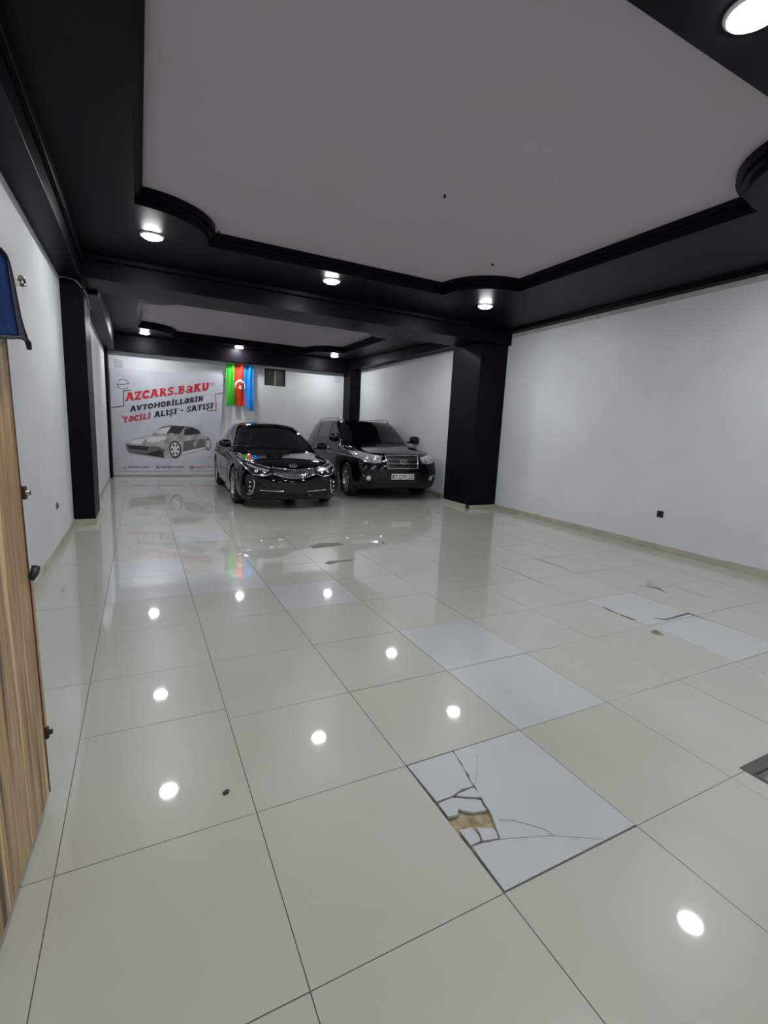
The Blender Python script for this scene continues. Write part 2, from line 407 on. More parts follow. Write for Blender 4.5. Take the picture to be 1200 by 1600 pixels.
for k, p in enumerate(FR):
    bm = BM(); cx = sum(a for a, b in p)/len(p); cyy = sum(b for a, b in p)/len(p)
    sh = (.985, .95, .98, .97, .97, 1)[k]
    q = []
    for (a, b), (c, d) in zip(p, p[1:]+p[:1]):
        q.append((a, b)); L = math.hypot(c-a, d-b); edge = min(a, c) < .981 or max(a, c) > 1.59 or min(b, d) > 1.54 or max(b, d) < .94
        for t in range(1, max(1, int(L/.022))):
            f = t/max(1, int(L/.022)); j = 0 if edge else .0035
            q.append((a+(c-a)*f+random.uniform(-j, j), b+(d-b)*f+random.uniform(-j, j)))
    p = q
    p = [(cx+(a-cx)*sh, cyy+(b-cyy)*sh) for a, b in p]
    add_prism(bm, [(a-1.28, b-1.24) for a, b in p], -.010, .0)
    for v in bm.verts: v.co.z += (v.co.x-cx+1.28)*tl[k][0] + (v.co.y-cyy+1.24)*tl[k][1] + .0005
    obj('tile_fragment', bm, M['pale'], root)
for pts, w in (([(1.142,1.163),(1.185,1.141),(1.218,1.11),(1.265,1.061),(1.276,1.029)], .0013), ([(1.08,1.095),(1.13,1.079),(1.265,1.031),(1.432,0.94)], 0.0009), ([(1.296,1.495),(1.242,1.421),(1.17,1.346)], .0008)):
    bm = BM(); add_tube(bm, [(a-1.28, b-1.24, .0012) for a, b in pts], w, 6); obj('hairline_crack', bm, M['hair'], root)

bm = BM(); add_prism(bm, [(0, 0), (.016, .004), (.022, .015), (.008, .018), (-.004, .009)], 0, .008)
o = obj('debris_crumb', bm, M['crackm']); o.location = (.242, 1.687, .001); tag(o, 'small dark crumb lying on beige floor left of centre', 'debris')
for k, (x, y, lab) in enumerate(((0.895,5.16,'tiny glass chip nearest the flag reflection on the floor'), (1.492,5.712,'tiny glass chip lying furthest toward the sedan'), (1.30,5.374,'flat sparkling glass chip between two others before the sedan'), (2.342,5.592,'tiny glass chip on the floor in front of the suv'), (1.02,5.30,'tiny glass chip just behind the flag reflection'))):
    bm = BM(); add_prism(bm, [(0, 0), (.05, .004), (.06, .02), (.02, .03)], 0, .006)
    for v in bm.verts: v.co.z += v.co.y*.25 if v.co.z > .003 else 0
    o = obj('glass_chip', bm, M['fwhite']); o.location = (x, y, .0015); tag(o, lab, 'glass chip', 'glass chips on the floor before the sedan')

# pit cover at the right edge
root = empty('pit_cover', (2.72, .64, 0), 0, 'dark steel framed pit cover sunk in floor at right edge', 'floor cover')
bm = BM(); x0, x1, y0, y1 = 2.33-2.72, 3.40-2.72, .315-.64, .952-.64
add_box(bm, x0, x1, y1-.055, y1, -.03, .004); add_box(bm, x0, x0+.022, y0, y1-.055, -.03, .004); add_box(bm, x1-.022, x1, y0, y1-.055, -.03, .004); add_box(bm, x0+.022, x1-.022, y0, y0+.022, -.03, .004)
bevel(obj('steel_frame', bm, M['steel'], root), .002)
bm = BM(); add_box(bm, x0+.03, x1-.03, y0+.03, y1-.075, -.02, -.001); bevel(obj('cover_plate', bm, M['plate'], root), .008)

# ------------------------------------------------------------------ ceiling lights
def make_light():
    r = empty('ceiling_light')
    bm = BM(); add_lathe(bm, [(.094, -.014), (.112, -.012), (.124, 0), (.094, 0)], 36, close=True); obj('rim', bm, M['rim'], r, smooth=True)
    bm = BM(); add_lathe(bm, [(.0005, -.034), (.04, -.033), (.075, -.028), (.092, -.018), (.095, -.010)], 36); obj('diffuser', bm, M['lamp'], r, smooth=False)
    return r
L0 = None
for x, y, lab in ((.19, 6.05, 'round ceiling light in the left scalloped corner before the beam'),
                  (2.33, 6.35, 'round ceiling light in mid soffit above the beam highlight'),
                  (4.70, 6.12, 'round ceiling light in the right scalloped corner before the beam'),
                  (2.52, 1.50, 'big bright ceiling light nearest the camera, cut by frame edge'),
                  (4.79, 2.12, 'round ceiling light in the near right scalloped corner'),
                  (.19, 1.70, 'round ceiling light in the near left corner out of view'),
                  (.18, 12.5, 'far left ceiling light above the banner'),
                  (2.33, 12.98, 'far middle ceiling light above the flag'),
                  (4.73, 12.5, 'far right ceiling light above the parked suv'),
                  (.18, 8.54, 'ceiling light hidden behind the beam on the left'),
                  (4.74, 8.5, 'ceiling light hidden behind the beam on the right'),
                  (1.2, -1.2, 'added unseen fill light behind the camera on the left'),  # unseen pair behind the camera, added to brighten the near floor
                  (4.0, -1.2, 'added unseen fill light behind the camera on the right')):
    if L0 is None: L0 = o = make_light()
    else:
        o = L0.copy(); link(o)
        for ch in L0.children:
            c = ch.copy(); link(c); c.parent = o
    o.location = (x, y, ZS)
    tag(o, lab, 'ceiling light', 'round recessed ceiling lights')

# ------------------------------------------------------------------ wall fittings
def socket(loc, rz, m, lab, s=.085, cat='socket', holes=True):
    r = empty('wall_socket', loc, rz, lab, cat)
    bm = BM(); add_box(bm, -s/2, s/2, -.012, 0, -s/2, s/2); bevel(obj('plate', bm, M[m], r), .004)
    if holes:
        bm = BM(); add_lathe(bm, [(.001, -.013), (.022, -.013), (.024, -.0165), (.018, -.0165), (.017, -.0135), (.001, -.0135)], 24, 'y'); obj('socket_well', bm, M['trimblk'], r)
    return r
socket((RX(3.9), 3.9, .49), -PI/2, 'darkplastic', 'black square power socket low on the right white wall')
socket((-.80, 5.93, .47), PI/2, 'greyplastic', 'small grey power socket low on the left white wall', .07)
for x, z, lab in ((-.385, 2.70, 'pale grey square wall box above the banner'), (5.18, 2.83, 'pale grey square wall box beside the far right column')):
    bm = BM(); add_box(bm, x-.09, x+.09, YF-.012, YF, z-.09, z+.09); bevel(obj('junction_box', bm, M['greyplastic']), .005)
    o = bpy.context.scene.objects[-1] if False else None
for o in [q for q in COL.objects if q.name.startswith('junction_box')]:
    x = o.data.vertices[0].co.x
    tag(o, 'pale grey square junction box above the banner' if x < 0 else 'pale grey square junction box beside the far right column', 'junction box')
    o.data.materials[0] = M['boxgrey']
# far wall vent window
root = empty('vent_window', (3.36, YF, 2.71), 0, 'small dark two-pane vent window high on the far wall', 'window')
w, h = (vx1-vx0)/2, (vz1-vz0)/2
bm = BM()
for a in ((-w, w, h-.035, h), (-w, w, -h, -h+.02), (-w, -w+.035, -h+.02, h-.035), (w-.03, w, -h+.02, h-.035)): add_box(bm, a[0], a[1], .01, .07, a[2], a[3])
obj('window_frame', bm, M['dark2'], root)
bm = BM(); add_box(bm, -.015, .035, .03, .08, -h+.02, h-.035); obj('mullion', bm, M['ventf'], root)
bm = BM(); add_box(bm, -w, -.015, .06, .075, -h, h); obj('pane', bm, M['vent1'], root)
bm = BM(); add_box(bm, .035, w, .06, .075, -h, h); obj('pane', bm, M['vent2'], root)
# cable over the left column
bm = BM(); add_tube(bm, [(-.795, 7.2, 3.03), (-.73, 7.225, 3.045), (-.64, 7.23, 3.03), (-.59, 7.235, 2.98), (-.548, 7.28, 2.93), (-.54, 7.5, 2.93), (-.545, 7.75, 2.90), (-.55, 8.0, 2.86)], .007, 6)
tag(obj('cable', bm, M['greyplastic']), 'thin grey cable looping around the top of left black column', 'cable')

# ------------------------------------------------------------------ slab lettering
def bar(a, b, t): return ('l', a, b, t)
T = 2.05
def G():
    g = {}
    S = lambda x, y, w=2.6, h=1.1: ('r', x-w/2, y, w, h)           # slab foot
    g['A'] = (7.4, [bar((1.5, .4), (3.5, 7), T), bar((5.9, .4), (3.9, 7), T), ('r', 2, 1.9, 3.4, 1.1), S(1.4, 0), S(6.0, 0), ('r', 1.6, 5.9, 3, 1.1)])
    g['Z'] = (6.2, [('r', .3, 5.7, 5.4, 1.3), ('r', .3, 0, 5.4, 1.3), bar((1.2, .6), (4.8, 6.4), T), ('r', .3, 4.6, 1, 2), ('r', 4.7, 0, 1, 2.2)])
    g['C'] = (6.4, [('a', 3.4, 3.5, 2.4, 2.7, 45, 315, T), ('r', 4.8, 4.4, 1.1, 2.4), ('r', 4.8, .4, 1.0, 1.8)])
    g['R'] = (7.0, [('r', 1, 0, T, 7), S(1.8, 0), ('r', .4, 5.9, 2, 1.1), ('a', 3.4, 5.05, 1.8, 1.35, -90, 90, 1.3), ('r', 1.5, 5.75, 2.2, 1.25), ('r', 1.5, 3.1, 2.2, 1.2), bar((3.6, 3.4), (5.6, .5), T), S(5.8, 0, 2.2)])
    g['S'] = (6.0, [('a', 3, 5.15, 1.75, 1.25, 20, 270, 1.35), ('a', 3, 1.95, 1.85, 1.3, -160, 90, 1.35), ('r', 4.2, 4.9, 1, 2), ('r', .6, .1, 1, 2)])
    g['B'] = (6.8, [('r', 1, 0, T, 7), ('r', .3, 5.9, 3, 1.1), ('r', .3, 0, 3, 1.1), ('a', 3.3, 5.2, 1.7, 1.2, -90, 90, 1.3), ('a', 3.4, 1.95, 2.0, 1.35, -90, 90, 1.3), ('r', 1.5, 3.1, 2.2, 1.1)])
    g['K'] = (7.2, [('r', 1, 0, T, 7), S(1.8, 0), S(1.8, 5.9), bar((2, 3.2), (5.2, 6.6), T), bar((3.2, 4), (5.7, .5), T), S(5.9, 0, 2.2), S(5.4, 5.9, 2.2)])
    g['U'] = (7.2, [('r', 1, 2.2, T, 4.8), ('r', 4.6, 2.2, T, 4.8), ('a', 3.65, 2.5, 1.8, 1.7, 180, 360, T), S(1.8, 5.9), S(5.4, 5.9)])
    g['a'] = (6.6, [('r', 4.0, 0, T, 4.9), ('a', 3, 3.9, 1.9, 1.6, 20, 150, 1.3), ('a', 2.8, 1.6, 1.7, 1.1, 0, 360, 1.2), ('r', 4.2, 0, 2.2, 1.1), ('r', 2.6, 2.6, 2, .9)])
    g['V'] = (7.2, [bar((1.6, 6.6), (3.5, .2), T), bar((5.6, 6.6), (3.7, .2), T), S(1.6, 5.9), S(5.6, 5.9)])
    g['T'] = (6.8, [('r', 2.5, 0, T, 7), ('r', .4, 5.8, 5.9, 1.2), S(3.35, 0, 3.2), ('r', .4, 4.6, 1, 1.6), ('r', 5.3, 4.6, 1, 1.6)])
    g['O'] = (7.0, [('a', 3.5, 3.5, 2.4, 2.7, 0, 360, T)])
    g['M'] = (8.8, [('r', 1.1, 0, T, 7), ('r', 6.1, 0, T, 7), bar((1.6, 6.8), (4.35, 2.4), 1.2), bar((7.3, 6.8), (4.5, 2.4), 1.2), S(1.9, 0), S(6.9, 0), ('r', .3, 5.9, 2, 1.1), ('r', 6.6, 5.9, 2, 1.1)])
    g['I'] = (4.2, [('r', 1.2, 0, T, 7), S(2.05, 0, 3.3), S(2.05, 5.9, 3.3)])
    g['İ'] = (4.2, g['I'][1] + [('r', 1.3, 7.7, 1.5, 1.4)])
    g['L'] = (6.2, [('r', 1, 0, T, 7), ('r', .3, 0, 5.4, 1.2), S(1.8, 5.9), ('r', 4.8, 0, 1, 2.3)])
    g['N'] = (7.8, [('r', 1.1, 0, 1.5, 7), ('r', 5.2, 0, 1.5, 7), bar((1.8, 6.6), (5.9, .6), T), S(1.8, 0), S(5.9, 5.9), ('r', .3, 5.9, 2, 1.1)])
    g['Ə'] = (6.8, [('a', 3.4, 3.4, 2.4, 2.6, -180, 140, T), ('r', 1, 2.8, 4.6, 1.1)])
    g['Ş'] = (6.0, g['S'][1] + [('r', 2.5, -1.6, 1.0, 1.6), ('r', 2.1, -2.2, 1.7, .9)])
    g['-'] = (4.6, [('r', .8, 2.9, 3, 1.2)])
    g['.'] = (3.0, [('r', .7, 0, 1.6, 1.6)])
    g[' '] = (3.6, [])
    return g
GL = G()
def text_polys(s, narrow=1.0):
    x = 0; out = []
    for ch in s:
        w, parts = GL[ch]
        for p in parts:
            if p[0] == 'r': _, a, b, ww, hh = p; q = [(a, b), (a+ww, b), (a+ww, b+hh), (a, b+hh)]; out.append([(x+u, v) for u, v in q])
            elif p[0] == 'l':
                _, a, b, t = p; d = Vector((b[0]-a[0], b[1]-a[1])).normalized(); n = Vector((-d.y, d.x))*t/2
                out.append([(x+u, v) for u, v in ((a[0]+n.x, a[1]+n.y), (a[0]-n.x, a[1]-n.y), (b[0]-n.x, b[1]-n.y), (b[0]+n.x, b[1]+n.y))])
            else:
                _, cx, cyy, rx, ry, a0, a1, t = p; k = max(4, int(abs(a1-a0)/24))
                for i in range(k):
                    a, b = math.radians(a0+(a1-a0)*i/k), math.radians(a0+(a1-a0)*(i+1)/k)
                    f = lambda r, an: (x + cx + (rx+r)*math.cos(an), cyy + (ry+r)*math.sin(an))
                    out.append([f(-t/2, a), f(t/2, a), f(t/2, b), f(-t/2, b)])
        x += w
    return out, x
def text_obj(name, s, m, parent, o, ex, cap, y, italic=.1):
    """o origin (X,z), ex end point (X,z) of baseline, cap height; flat ink 1 mm proud of the cloth"""
    polys, W = text_polys(s); bm = BM(); NOFIX.add(id(bm))
    ux, uz = (ex[0]-o[0])/W, (ex[1]-o[1])/W
    for q in polys:
        vs = [bm.verts.new((o[0] + a*ux + b*cap/7*italic, y, o[1] + a*uz + b*cap/7)) for a, b in q]
        try: f = bm.faces.new(vs)
        except ValueError: continue
    return obj(name, bm, m, parent)

# ------------------------------------------------------------------ banner on the far wall
YBn = YF - .025
root = empty('banner', (0, 0, 0), 0, 'large white printed banner with silver sports car on far wall', 'banner')
def bwave(x, z): return .006*math.sin(x*5+z*2) + .005*math.sin(z*6.5-x*3.2) + .004*math.sin(x*11-z*7)
bm = BM(); nx, nz = 60, 60; V = {}
for i in range(nx+1):
    for j in range(nz+1):
        t = j/nz; x0, x1 = -.598 + .015*t, 1.838 + .17*t
        x = x0 + (x1-x0)*i/nx; z = .03 + 2.53*t + .06*t*i/nx
        V[i, j] = bm.verts.new((x, YBn + bwave(x, z)*.8, z))
for i in range(nx):
    for j in range(nz): bm.faces.new((V[i, j], V[i+1, j], V[i+1, j+1], V[i, j+1]))
NOFIX.add(id(bm))
cl = obj('banner_cloth', bm, M['ban'], root, smooth=True)
def onb(bm, off=.004):          # lay flat artwork on the waved cloth
    for v in bm.verts: v.co.y = YBn + bwave(v.co.x, v.co.z)*.8 - off
def art(name, pts, m, off=.004, par=None):
    bm = BM(); NOFIX.add(id(bm))
    f = bm.faces.new([bm.verts.new((x, 0, z)) for x, z in pts])
    bmesh.ops.triangulate(bm, faces=[f])
    for _ in range(2): bmesh.ops.subdivide_edges(bm, edges=[e for e in bm.edges if e.calc_length() > .08], cuts=1)
    bmesh.ops.triangulate(bm, faces=bm.faces)
    onb(bm, off); return obj(name, bm, m, par or root)
def textb(*a, **k):
    o = text_obj(*a, **k)
    for v in o.data.vertices: v.co.y = YBn + bwave(v.co.x, v.co.z)*.8 - .005
    return o
textb('lettering', 'AZCARS.BaKU', M['red'], root, (-.29, 1.815), (1.64, 2.235), .20, YBn)
textb('lettering', 'AVTOMOBİLLƏRİN', M['ink'], root, (-.19, 1.575), (1.50, 1.955), .130, YBn)
textb('lettering', 'TƏCİLİ', M['red'], root, (-.36, 1.30), (.262, 1.437), .140, YBn)
textb('lettering', 'ALIŞI - SATIŞI', M['ink'], root, (.335, 1.465), (1.735, 1.79), .140, YBn)
A = {'body': [(-0.322,0.784),(-0.278,0.849),(-0.087,0.937),(0.256,1.021),(0.345,1.107),(0.523,1.241),(0.723,1.284),(1.038,1.282),(1.244,1.255),(1.405,1.164),(1.462,1.092),(1.545,1.083),(1.639,0.999),(1.657,0.9),(1.636,0.749),(1.54,0.696),(1.422,0.743),(0.954,0.558),(0.816,0.47),(0.681,0.479),(0.502,0.464),(0.24,0.507),(-0.246,0.58),(-0.305,0.673)],
'grille': [(-0.318,0.778),(0.226,0.746),(0.158,0.649),(-0.233,0.675)],
'under': [(-0.236,0.592),(0.113,0.56),(0.243,0.603),(0.442,0.668),(0.539,0.61),(0.525,0.477),(0.241,0.519)],
'glass': [(0.334,1.095),(0.523,1.234),(0.733,1.26),(0.742,1.16),(0.607,1.082)],
'seat': [(0.722,1.267),(1.037,1.265),(0.934,1.217),(0.92,1.095),(0.807,1.078),(0.719,1.111),(0.607,1.082),(0.731,1.171)],
'window': [(1.036,1.221),(1.198,1.265),(1.359,1.211),(1.428,1.128),(1.171,1.068),(1.01,1.062)],
'door': [(1.007,0.903),(1.52,0.983),(1.517,0.771),(1.002,0.646)],
'lower': [(-0.30,0.70),(0.16,0.65),(0.25,0.76),(0.45,0.74),(0.56,0.66),(0.54,0.47),(0.24,0.507),(-0.246,0.58)],
'lamp': [(0.264,0.914),(0.428,0.98),(0.604,0.986),(0.581,0.937),(0.337,0.845),(0.251,0.842)],
'hood': [(-0.257,0.85),(0.256,1.002),(0.694,1.014),(0.605,0.991),(0.23,0.866),(-0.05,0.793)],
'sill': [(0.955,0.62),(1.517,0.771),(1.516,0.74),(0.954,0.563)],
'roofline': [(0.323,1.094),(0.523,1.25),(0.723,1.289),(1.038,1.287),(1.255,1.26),(1.417,1.159),(1.243,1.24),(1.037,1.265),(0.722,1.267),(0.527,1.227)]}
car = art('printed_car', A['body'], M['car1'])
for k, m, off in (('hood', 'car4', .0055), ('lower', 'car3', .0055), ('grille', 'car2', .006), ('under', 'car2', .006), ('glass', 'car4', .006), ('seat', 'car2', .0075), ('window', 'car2', .006), ('door', 'car3', .006), ('lamp', 'car4', .0065), ('sill', 'car4', .0068), ('roofline', 'car2', .009)):
    art('printed_' + k, A[k], M[m], off, car)
def ell(cx, cz, rx, rz, n=28, a0=0): return [(cx+rx*math.cos(2*PI*k/n+a0), cz+rz*math.sin(2*PI*k/n+a0)) for k in range(n)]
for cx, cz, rx, rz in ((.80, .690, .138, .222), (1.603, .85, .07, .155)):
    art('printed_wheel', ell(cx, cz, rx, rz), M['car2'], .010, car)
    art('printed_wheel_rim', ell(cx, cz, rx*.78, rz*.8), M['car4'], .0115, car)
    for k in range(6):
        a = 2*PI*k/6
        pts = [(cx+rx*r*math.cos(a+d), cz+rz*r*math.sin(a+d)) for r, d in ((.28, 0), (.68, -.28), (.70, .28))]
        art('printed_wheel_gap', pts, M['car2'], .0128, car)
# frame lines and small marks of the print
def line(pts, w, m, par=root):
    for a, b in zip(pts, pts[1:]):
        d = Vector((b[0]-a[0], b[1]-a[1])).normalized(); n = Vector((-d.y, d.x))*w/2
        art('printed_line', [(a[0]+n.x, a[1]+n.y), (a[0]-n.x, a[1]-n.y), (b[0]-n.x, b[1]-n.y), (b[0]+n.x, b[1]+n.y)], M[m], .0048, par)
line([(-.575, 1.652), (-.318, 1.702), (-.304, 2.065), (-.14, 2.092)], .018, 'ink')
line([(2.0, 2.20), (1.795, 2.146), (1.815, 1.744), (1.63, 1.707)], .016, 'red')
line(ell(-.305, 2.22, .13, .115, 10)[:5], .01, 'ink'); line(ell(-.305, 2.22, .13, .115, 10)[5:10], .01, 'ink')
line([(-.45, 2.209), (-.26, 2.222), (-.20, 2.26)], .01, 'ink')
line(ell(1.74, 2.40, .06, .045, 8)[4:8], .009, 'ink'); line([(1.68, 2.41), (1.80, 2.42)], .009, 'red')
line([(-.40, 1.47), (-.34, 1.45), (-.31, 1.50)], .012, 'red')
line([(-.59, .12), (1.83, .14)], .006, 'car3')
# social handles along the bottom
for x, w, t in ((-.36, .07, 'note'), (.385, .07, 'cam'), (1.19, .1, 'play')):
    if t == 'note': line([(x-.02, .19), (x+.01, .19), (x+.01, .25), (x+.04, .24)], .012, 'ink')
    if t == 'cam': line([(x-.03, .20), (x+.03, .20), (x+.03, .262), (x-.03, .262), (x-.03, .20)], .008, 'ink'); art('printed_mark', ell(x, .231, .014, .014, 10), M['ink'], .005)
    if t == 'play':
        art('printed_mark', [(x-.045, .205), (x+.045, .208), (x+.045, .272), (x-.045, .269)], M['red'], .005); art('printed_mark', [(x-.014, .222), (x-.014, .256), (x+.02, .24)], M['car4'], .0065)
textb('lettering', 'AZCARS.BaKU', M['ink'], root, (-.28, .212), (.19, .222), .032, YBn, italic=0)
textb('lettering', 'AZCARS.BaKU', M['ink'], root, (.45, .219), (1.0, .23), .032, YBn, italic=0)
textb('lettering', 'AZCARS.BaKU', M['red'], root, (1.26, .228), (1.80, .24), .032, YBn, italic=0)

# ------------------------------------------------------------------ flag and the white board behind it
bm = BM(); add_box(bm, 2.045, 2.80, YF-.02, YF, 1.15, 2.985)
o = obj('white_board', bm, M['board']); tag(o, 'tall white board hanging on far wall behind the flag', 'board'); bevel(o, .003)
bm = BM(); NOFIX.add(id(bm))
nx, nz = 72, 48; V = {}
def fold(s, t):                 # s across, t down from the top
    return 1.7*(.022*(.35+.65*t)*math.sin(s*19 + 2.6*t*math.sin(s*3)) + .012*math.sin(s*41+t*2.2) * (.6+.4*t) + .02*math.sin(s*7+t*5)*t)
def fbottom(s): return 1.865 + .055*math.sin(s*PI)*(1 if s < .75 else .8) - .05*s - (.05 if s > .72 else 0)*min(1, (s-.72)/.1)
for i in range(nx+1):
    for j in range(nz+1):
        s, t = i/nx, j/nz
        x = 2.055 + .70*s; z = 2.955*(1-t) + fbottom(s)*t
        V[i, j] = bm.verts.new((x, YF-.11 + fold(s, t), z))
for i in range(nx):
    for j in range(nz):
        f = bm.faces.new((V[i, j+1], V[i+1, j+1], V[i+1, j], V[i, j]))
        s = (i+.5)/nx + .02*math.sin(j/nz*5) ; f.material_index = 0 if s < .31 else (1 if s < .66 else 2)
flag = obj('flag', bm, [M['fgreen'], M['fred'], M['fblue']], smooth=True)
tag(flag, 'green, red and blue hanging flag with white crescent, folded in soft pleats', 'flag')
def onflag(pts, name, off=.004):
    bm = BM(); NOFIX.add(id(bm))
    f = bm.faces.new([bm.verts.new((x, 0, z)) for x, z in pts]); bmesh.ops.triangulate(bm, faces=[f])
    for v in bm.verts:
        s = (v.co.x-2.055)/.70; zb = fbottom(s); t = (2.955-v.co.z)/(2.955-zb); v.co.y = YF-.11+fold(s, t)-off
    return obj(name, bm, M['fwhite'], flag)
# crescent opening downwards (flag hangs on its side), built from small segments, and the star under it
cxf, czf = 2.41, 2.40
for k in range(22):
    a0, a1 = math.radians(-28+236*k/22), math.radians(-28+236*(k+1)/22)
    def q(a):
        th = .055*math.sin((a+math.radians(28))/math.radians(236)*PI)+.004
        return (cxf+.135*math.cos(a), czf+.165*math.sin(a)), (cxf+(.135-th)*math.cos(a), czf+(.165-th*1.1)*math.sin(a))
    (p1, p2), (p3, p4) = q(a0), q(a1)
    onflag([p1, p2, p4, p3], 'crescent', .007)
onflag([(cxf+.01+(.055 if k % 2 == 0 else .03)*math.cos(k*PI/8), czf-.05+(.055 if k % 2 == 0 else .03)*math.sin(k*PI/8)) for k in range(16)], 'star', .009)
crs = [o for o in COL.objects if o.name.startswith('crescent')]
bm = BM(); NOFIX.add(id(bm))                         # merge the crescent segments into one part
for o in crs: bm.from_mesh(o.data)
for o in crs: bpy.data.objects.remove(o)
obj('crescent', bm, M['fwhite'], flag)
bm = BM(); add_tube(bm, [(2.04, YF-.11, 2.962), (2.78, YF-.11, 2.962)], .008, 8); obj('hanging_rod', bm, M['whiteplastic'], flag)

# ------------------------------------------------------------------ wooden panel and blue bag at the left edge
ang = math.atan2(-.07, .95)
root = empty('wooden_partition', (-.335, 1.90, 0), 0, 'striped wood-effect panel with metal latches standing at left edge', 'wooden panel')
root.rotation_euler = (0, math.radians(-.8), -math.radians(3.2))
W = .62
bm = BM(); add_box(bm, -.03, 0, -W, 0, .045, 1.72); obj('panel', bm, M['wood'], root)
bm = BM(); add_box(bm, -.031, .0025, -.0005, .004, .045, 1.72); obj('edge_strip', bm, M['woodedge'], root)
bm = BM(); add_box(bm, -.03, .008, .004, .018, .30, .86); bevel(obj('edge_batten', bm, M['pinkedge'], root), .004)
def latch(z, m, s=1):
    r = obj('latch', add_box(BM(), -.02, .012, .004, .03*s, z-.022, z+.022), M[m], root); bevel(r, .004)
    bm = BM(); add_lathe(bm, [(.001, 0), (.009, 0), (.009, .012), (.001, .012)], 12, 'x', (.010, .016, z)); obj('latch_pin', bm, M['chrome'] if z > 1 else M[m], r)
latch(1.145, 'rust'); latch(.275, 'rust', .8)
bm = BM(); add_tube(bm, [(.004, 0, .855), (.012, .018, .87), (.016, .03, .89)], [.012, .014, .013], 12); obj('knob', bm, M['darkplastic'], root, smooth=True)
# blue bag hung over the panel: rounded pouch shape
root = empty('blue_bag', (-.36, 1.90, 1.66), 0, 'blue cloth bag with black piping hanging over the wooden panel', 'bag')
out = [(-.50, -.085), (-.29, -.066), (-.134, -.045), (-.04, -.030), (.035, -.028), (.055, -.018), (.02, .0), (-.022, .030), (-.058, .079), (-.096, .132), (-.124, .160), (-.15, .171), (-.208, .170), (-.50, .150)]
bm = BM()
vf = [bm.verts.new((.045, y, z)) for y, z in out]; vb = [bm.verts.new((-.055, y, z)) for y, z in out]
bm.faces.new(vf); bm.faces.new(vb[::-1])
for i in range(len(out)): bm.faces.new((vf[i], vb[i], vb[(i+1) % len(out)], vf[(i+1) % len(out)]))
b = obj('bag_body', bm, M['bluebag'], root); bevel(b, .010, 3)
bm = BM(); add_tube(bm, [(.046, y, z) for y, z in out[:-1]], .005, 8); obj('piping', bm, M['piping'], root, smooth=True)
bm = BM(); add_prism(bm, [(.038, -.022), (-.022, .030), (-.058, .079), (-.096, .132), (-.124, .157), (-.150, .157), (-.125, .10), (-.10, .04), (-.06, -.030)], .0, .004, lambda a, b, c: (.044+c, a, b)); obj('side_gusset', bm, M['bluedk'], root)
bm = BM(); add_tube(bm, [(.047, .04, -.022), (.05, .058, -.034), (.05, .068, -.052)], [.006, .009, .007], 8); obj('zip_pull', bm, M['piping'], root, smooth=True)
bm = BM(); add_prism(bm, [(-.11, .095), (-.08, .098), (.10, .146), (.10, .158), (-.06, .142), (-.12, .135)], 0, .004, lambda a, b, c: (.03+c, a, b)); st = obj('strap', bm, M['strap'], root)
bm = BM(); add_tube(bm, [(.032, .09, .150), (.032, .15, .160), (.032, .195, .172), (.032, .18, .186), (.032, .12, .178), (.032, .095, .160)], .006, 8); obj('strap_ring', bm, M['steel'], st, smooth=True)

# ==================================================================== CARS
def interp(tab, x):
    if x <= tab[0][0]: return tab[0][1]
    for (a, va), (b, vb) in zip(tab, tab[1:]):
        if x <= b:
            t = (x-a)/(b-a); t = t*t*(3-2*t) if False else t
            return va + (vb-va)*t
    return tab[-1][1]

def lattice(nu, nv, nw, f):
    """closed box lattice surface, f(u,v,w)->xyz, u,w in 0..1, v in -1..1"""
    bm = BM(); V = {}
    def g(i, j, k):
        if (i, j, k) not in V: V[i, j, k] = bm.verts.new(f(i/nu, -1+2*j/nv, k/nw))
        return V[i, j, k]
    def quad(a, b, c, d):
        bm.faces.new((a, b, c, d))
    for i in range(nu):
        for j in range(nv):
            quad(g(i, j, 0), g(i, j+1, 0), g(i+1, j+1, 0), g(i+1, j, 0)); quad(g(i, j, nw), g(i+1, j, nw), g(i+1, j+1, nw), g(i, j+1, nw))
    for i in range(nu):
        for k in range(nw):
            quad(g(i, 0, k), g(i+1, 0, k), g(i+1, 0, k+1), g(i, 0, k+1)); quad(g(i, nv, k), g(i, nv, k+1), g(i+1, nv, k+1), g(i+1, nv, k))
    for j in range(nv):
        for k in range(nw):
            quad(g(0, j, k), g(0, j, k+1), g(0, j+1, k+1), g(0, j+1, k)); quad(g(nu, j, k), g(nu, j+1, k), g(nu, j+1, k+1), g(nu, j, k+1))
    return bm

def baked(bm, mods):
    """apply modifiers to a bmesh and return a new bmesh"""
    me = bpy.data.meshes.new('tmp'); bmesh.ops.recalc_face_normals(bm, faces=bm.faces); bm.to_mesh(me); bm.free()
    o = link(bpy.data.objects.new('tmp', me)); mods(o)
    dg = bpy.context.evaluated_depsgraph_get(); dg.update()
    ev = o.evaluated_get(dg); r = BM(); r.from_mesh(ev.to_mesh()); ev.to_mesh_clear()
    bpy.data.objects.remove(o); bpy.data.meshes.remove(me)
    return r

def resample(pl, n):
    P = [Vector(p) for p in pl]; L = [0]
    for a, b in zip(P, P[1:]): L.append(L[-1] + (b-a).length)
    out = []
    for k in range(n+1):
        s = L[-1]*k/n; i = 0
        while i < len(L)-2 and L[i+1] < s: i += 1
        t = (s-L[i])/max(1e-9, L[i+1]-L[i]); out.append(P[i].lerp(P[i+1], min(1, t)))
    return out

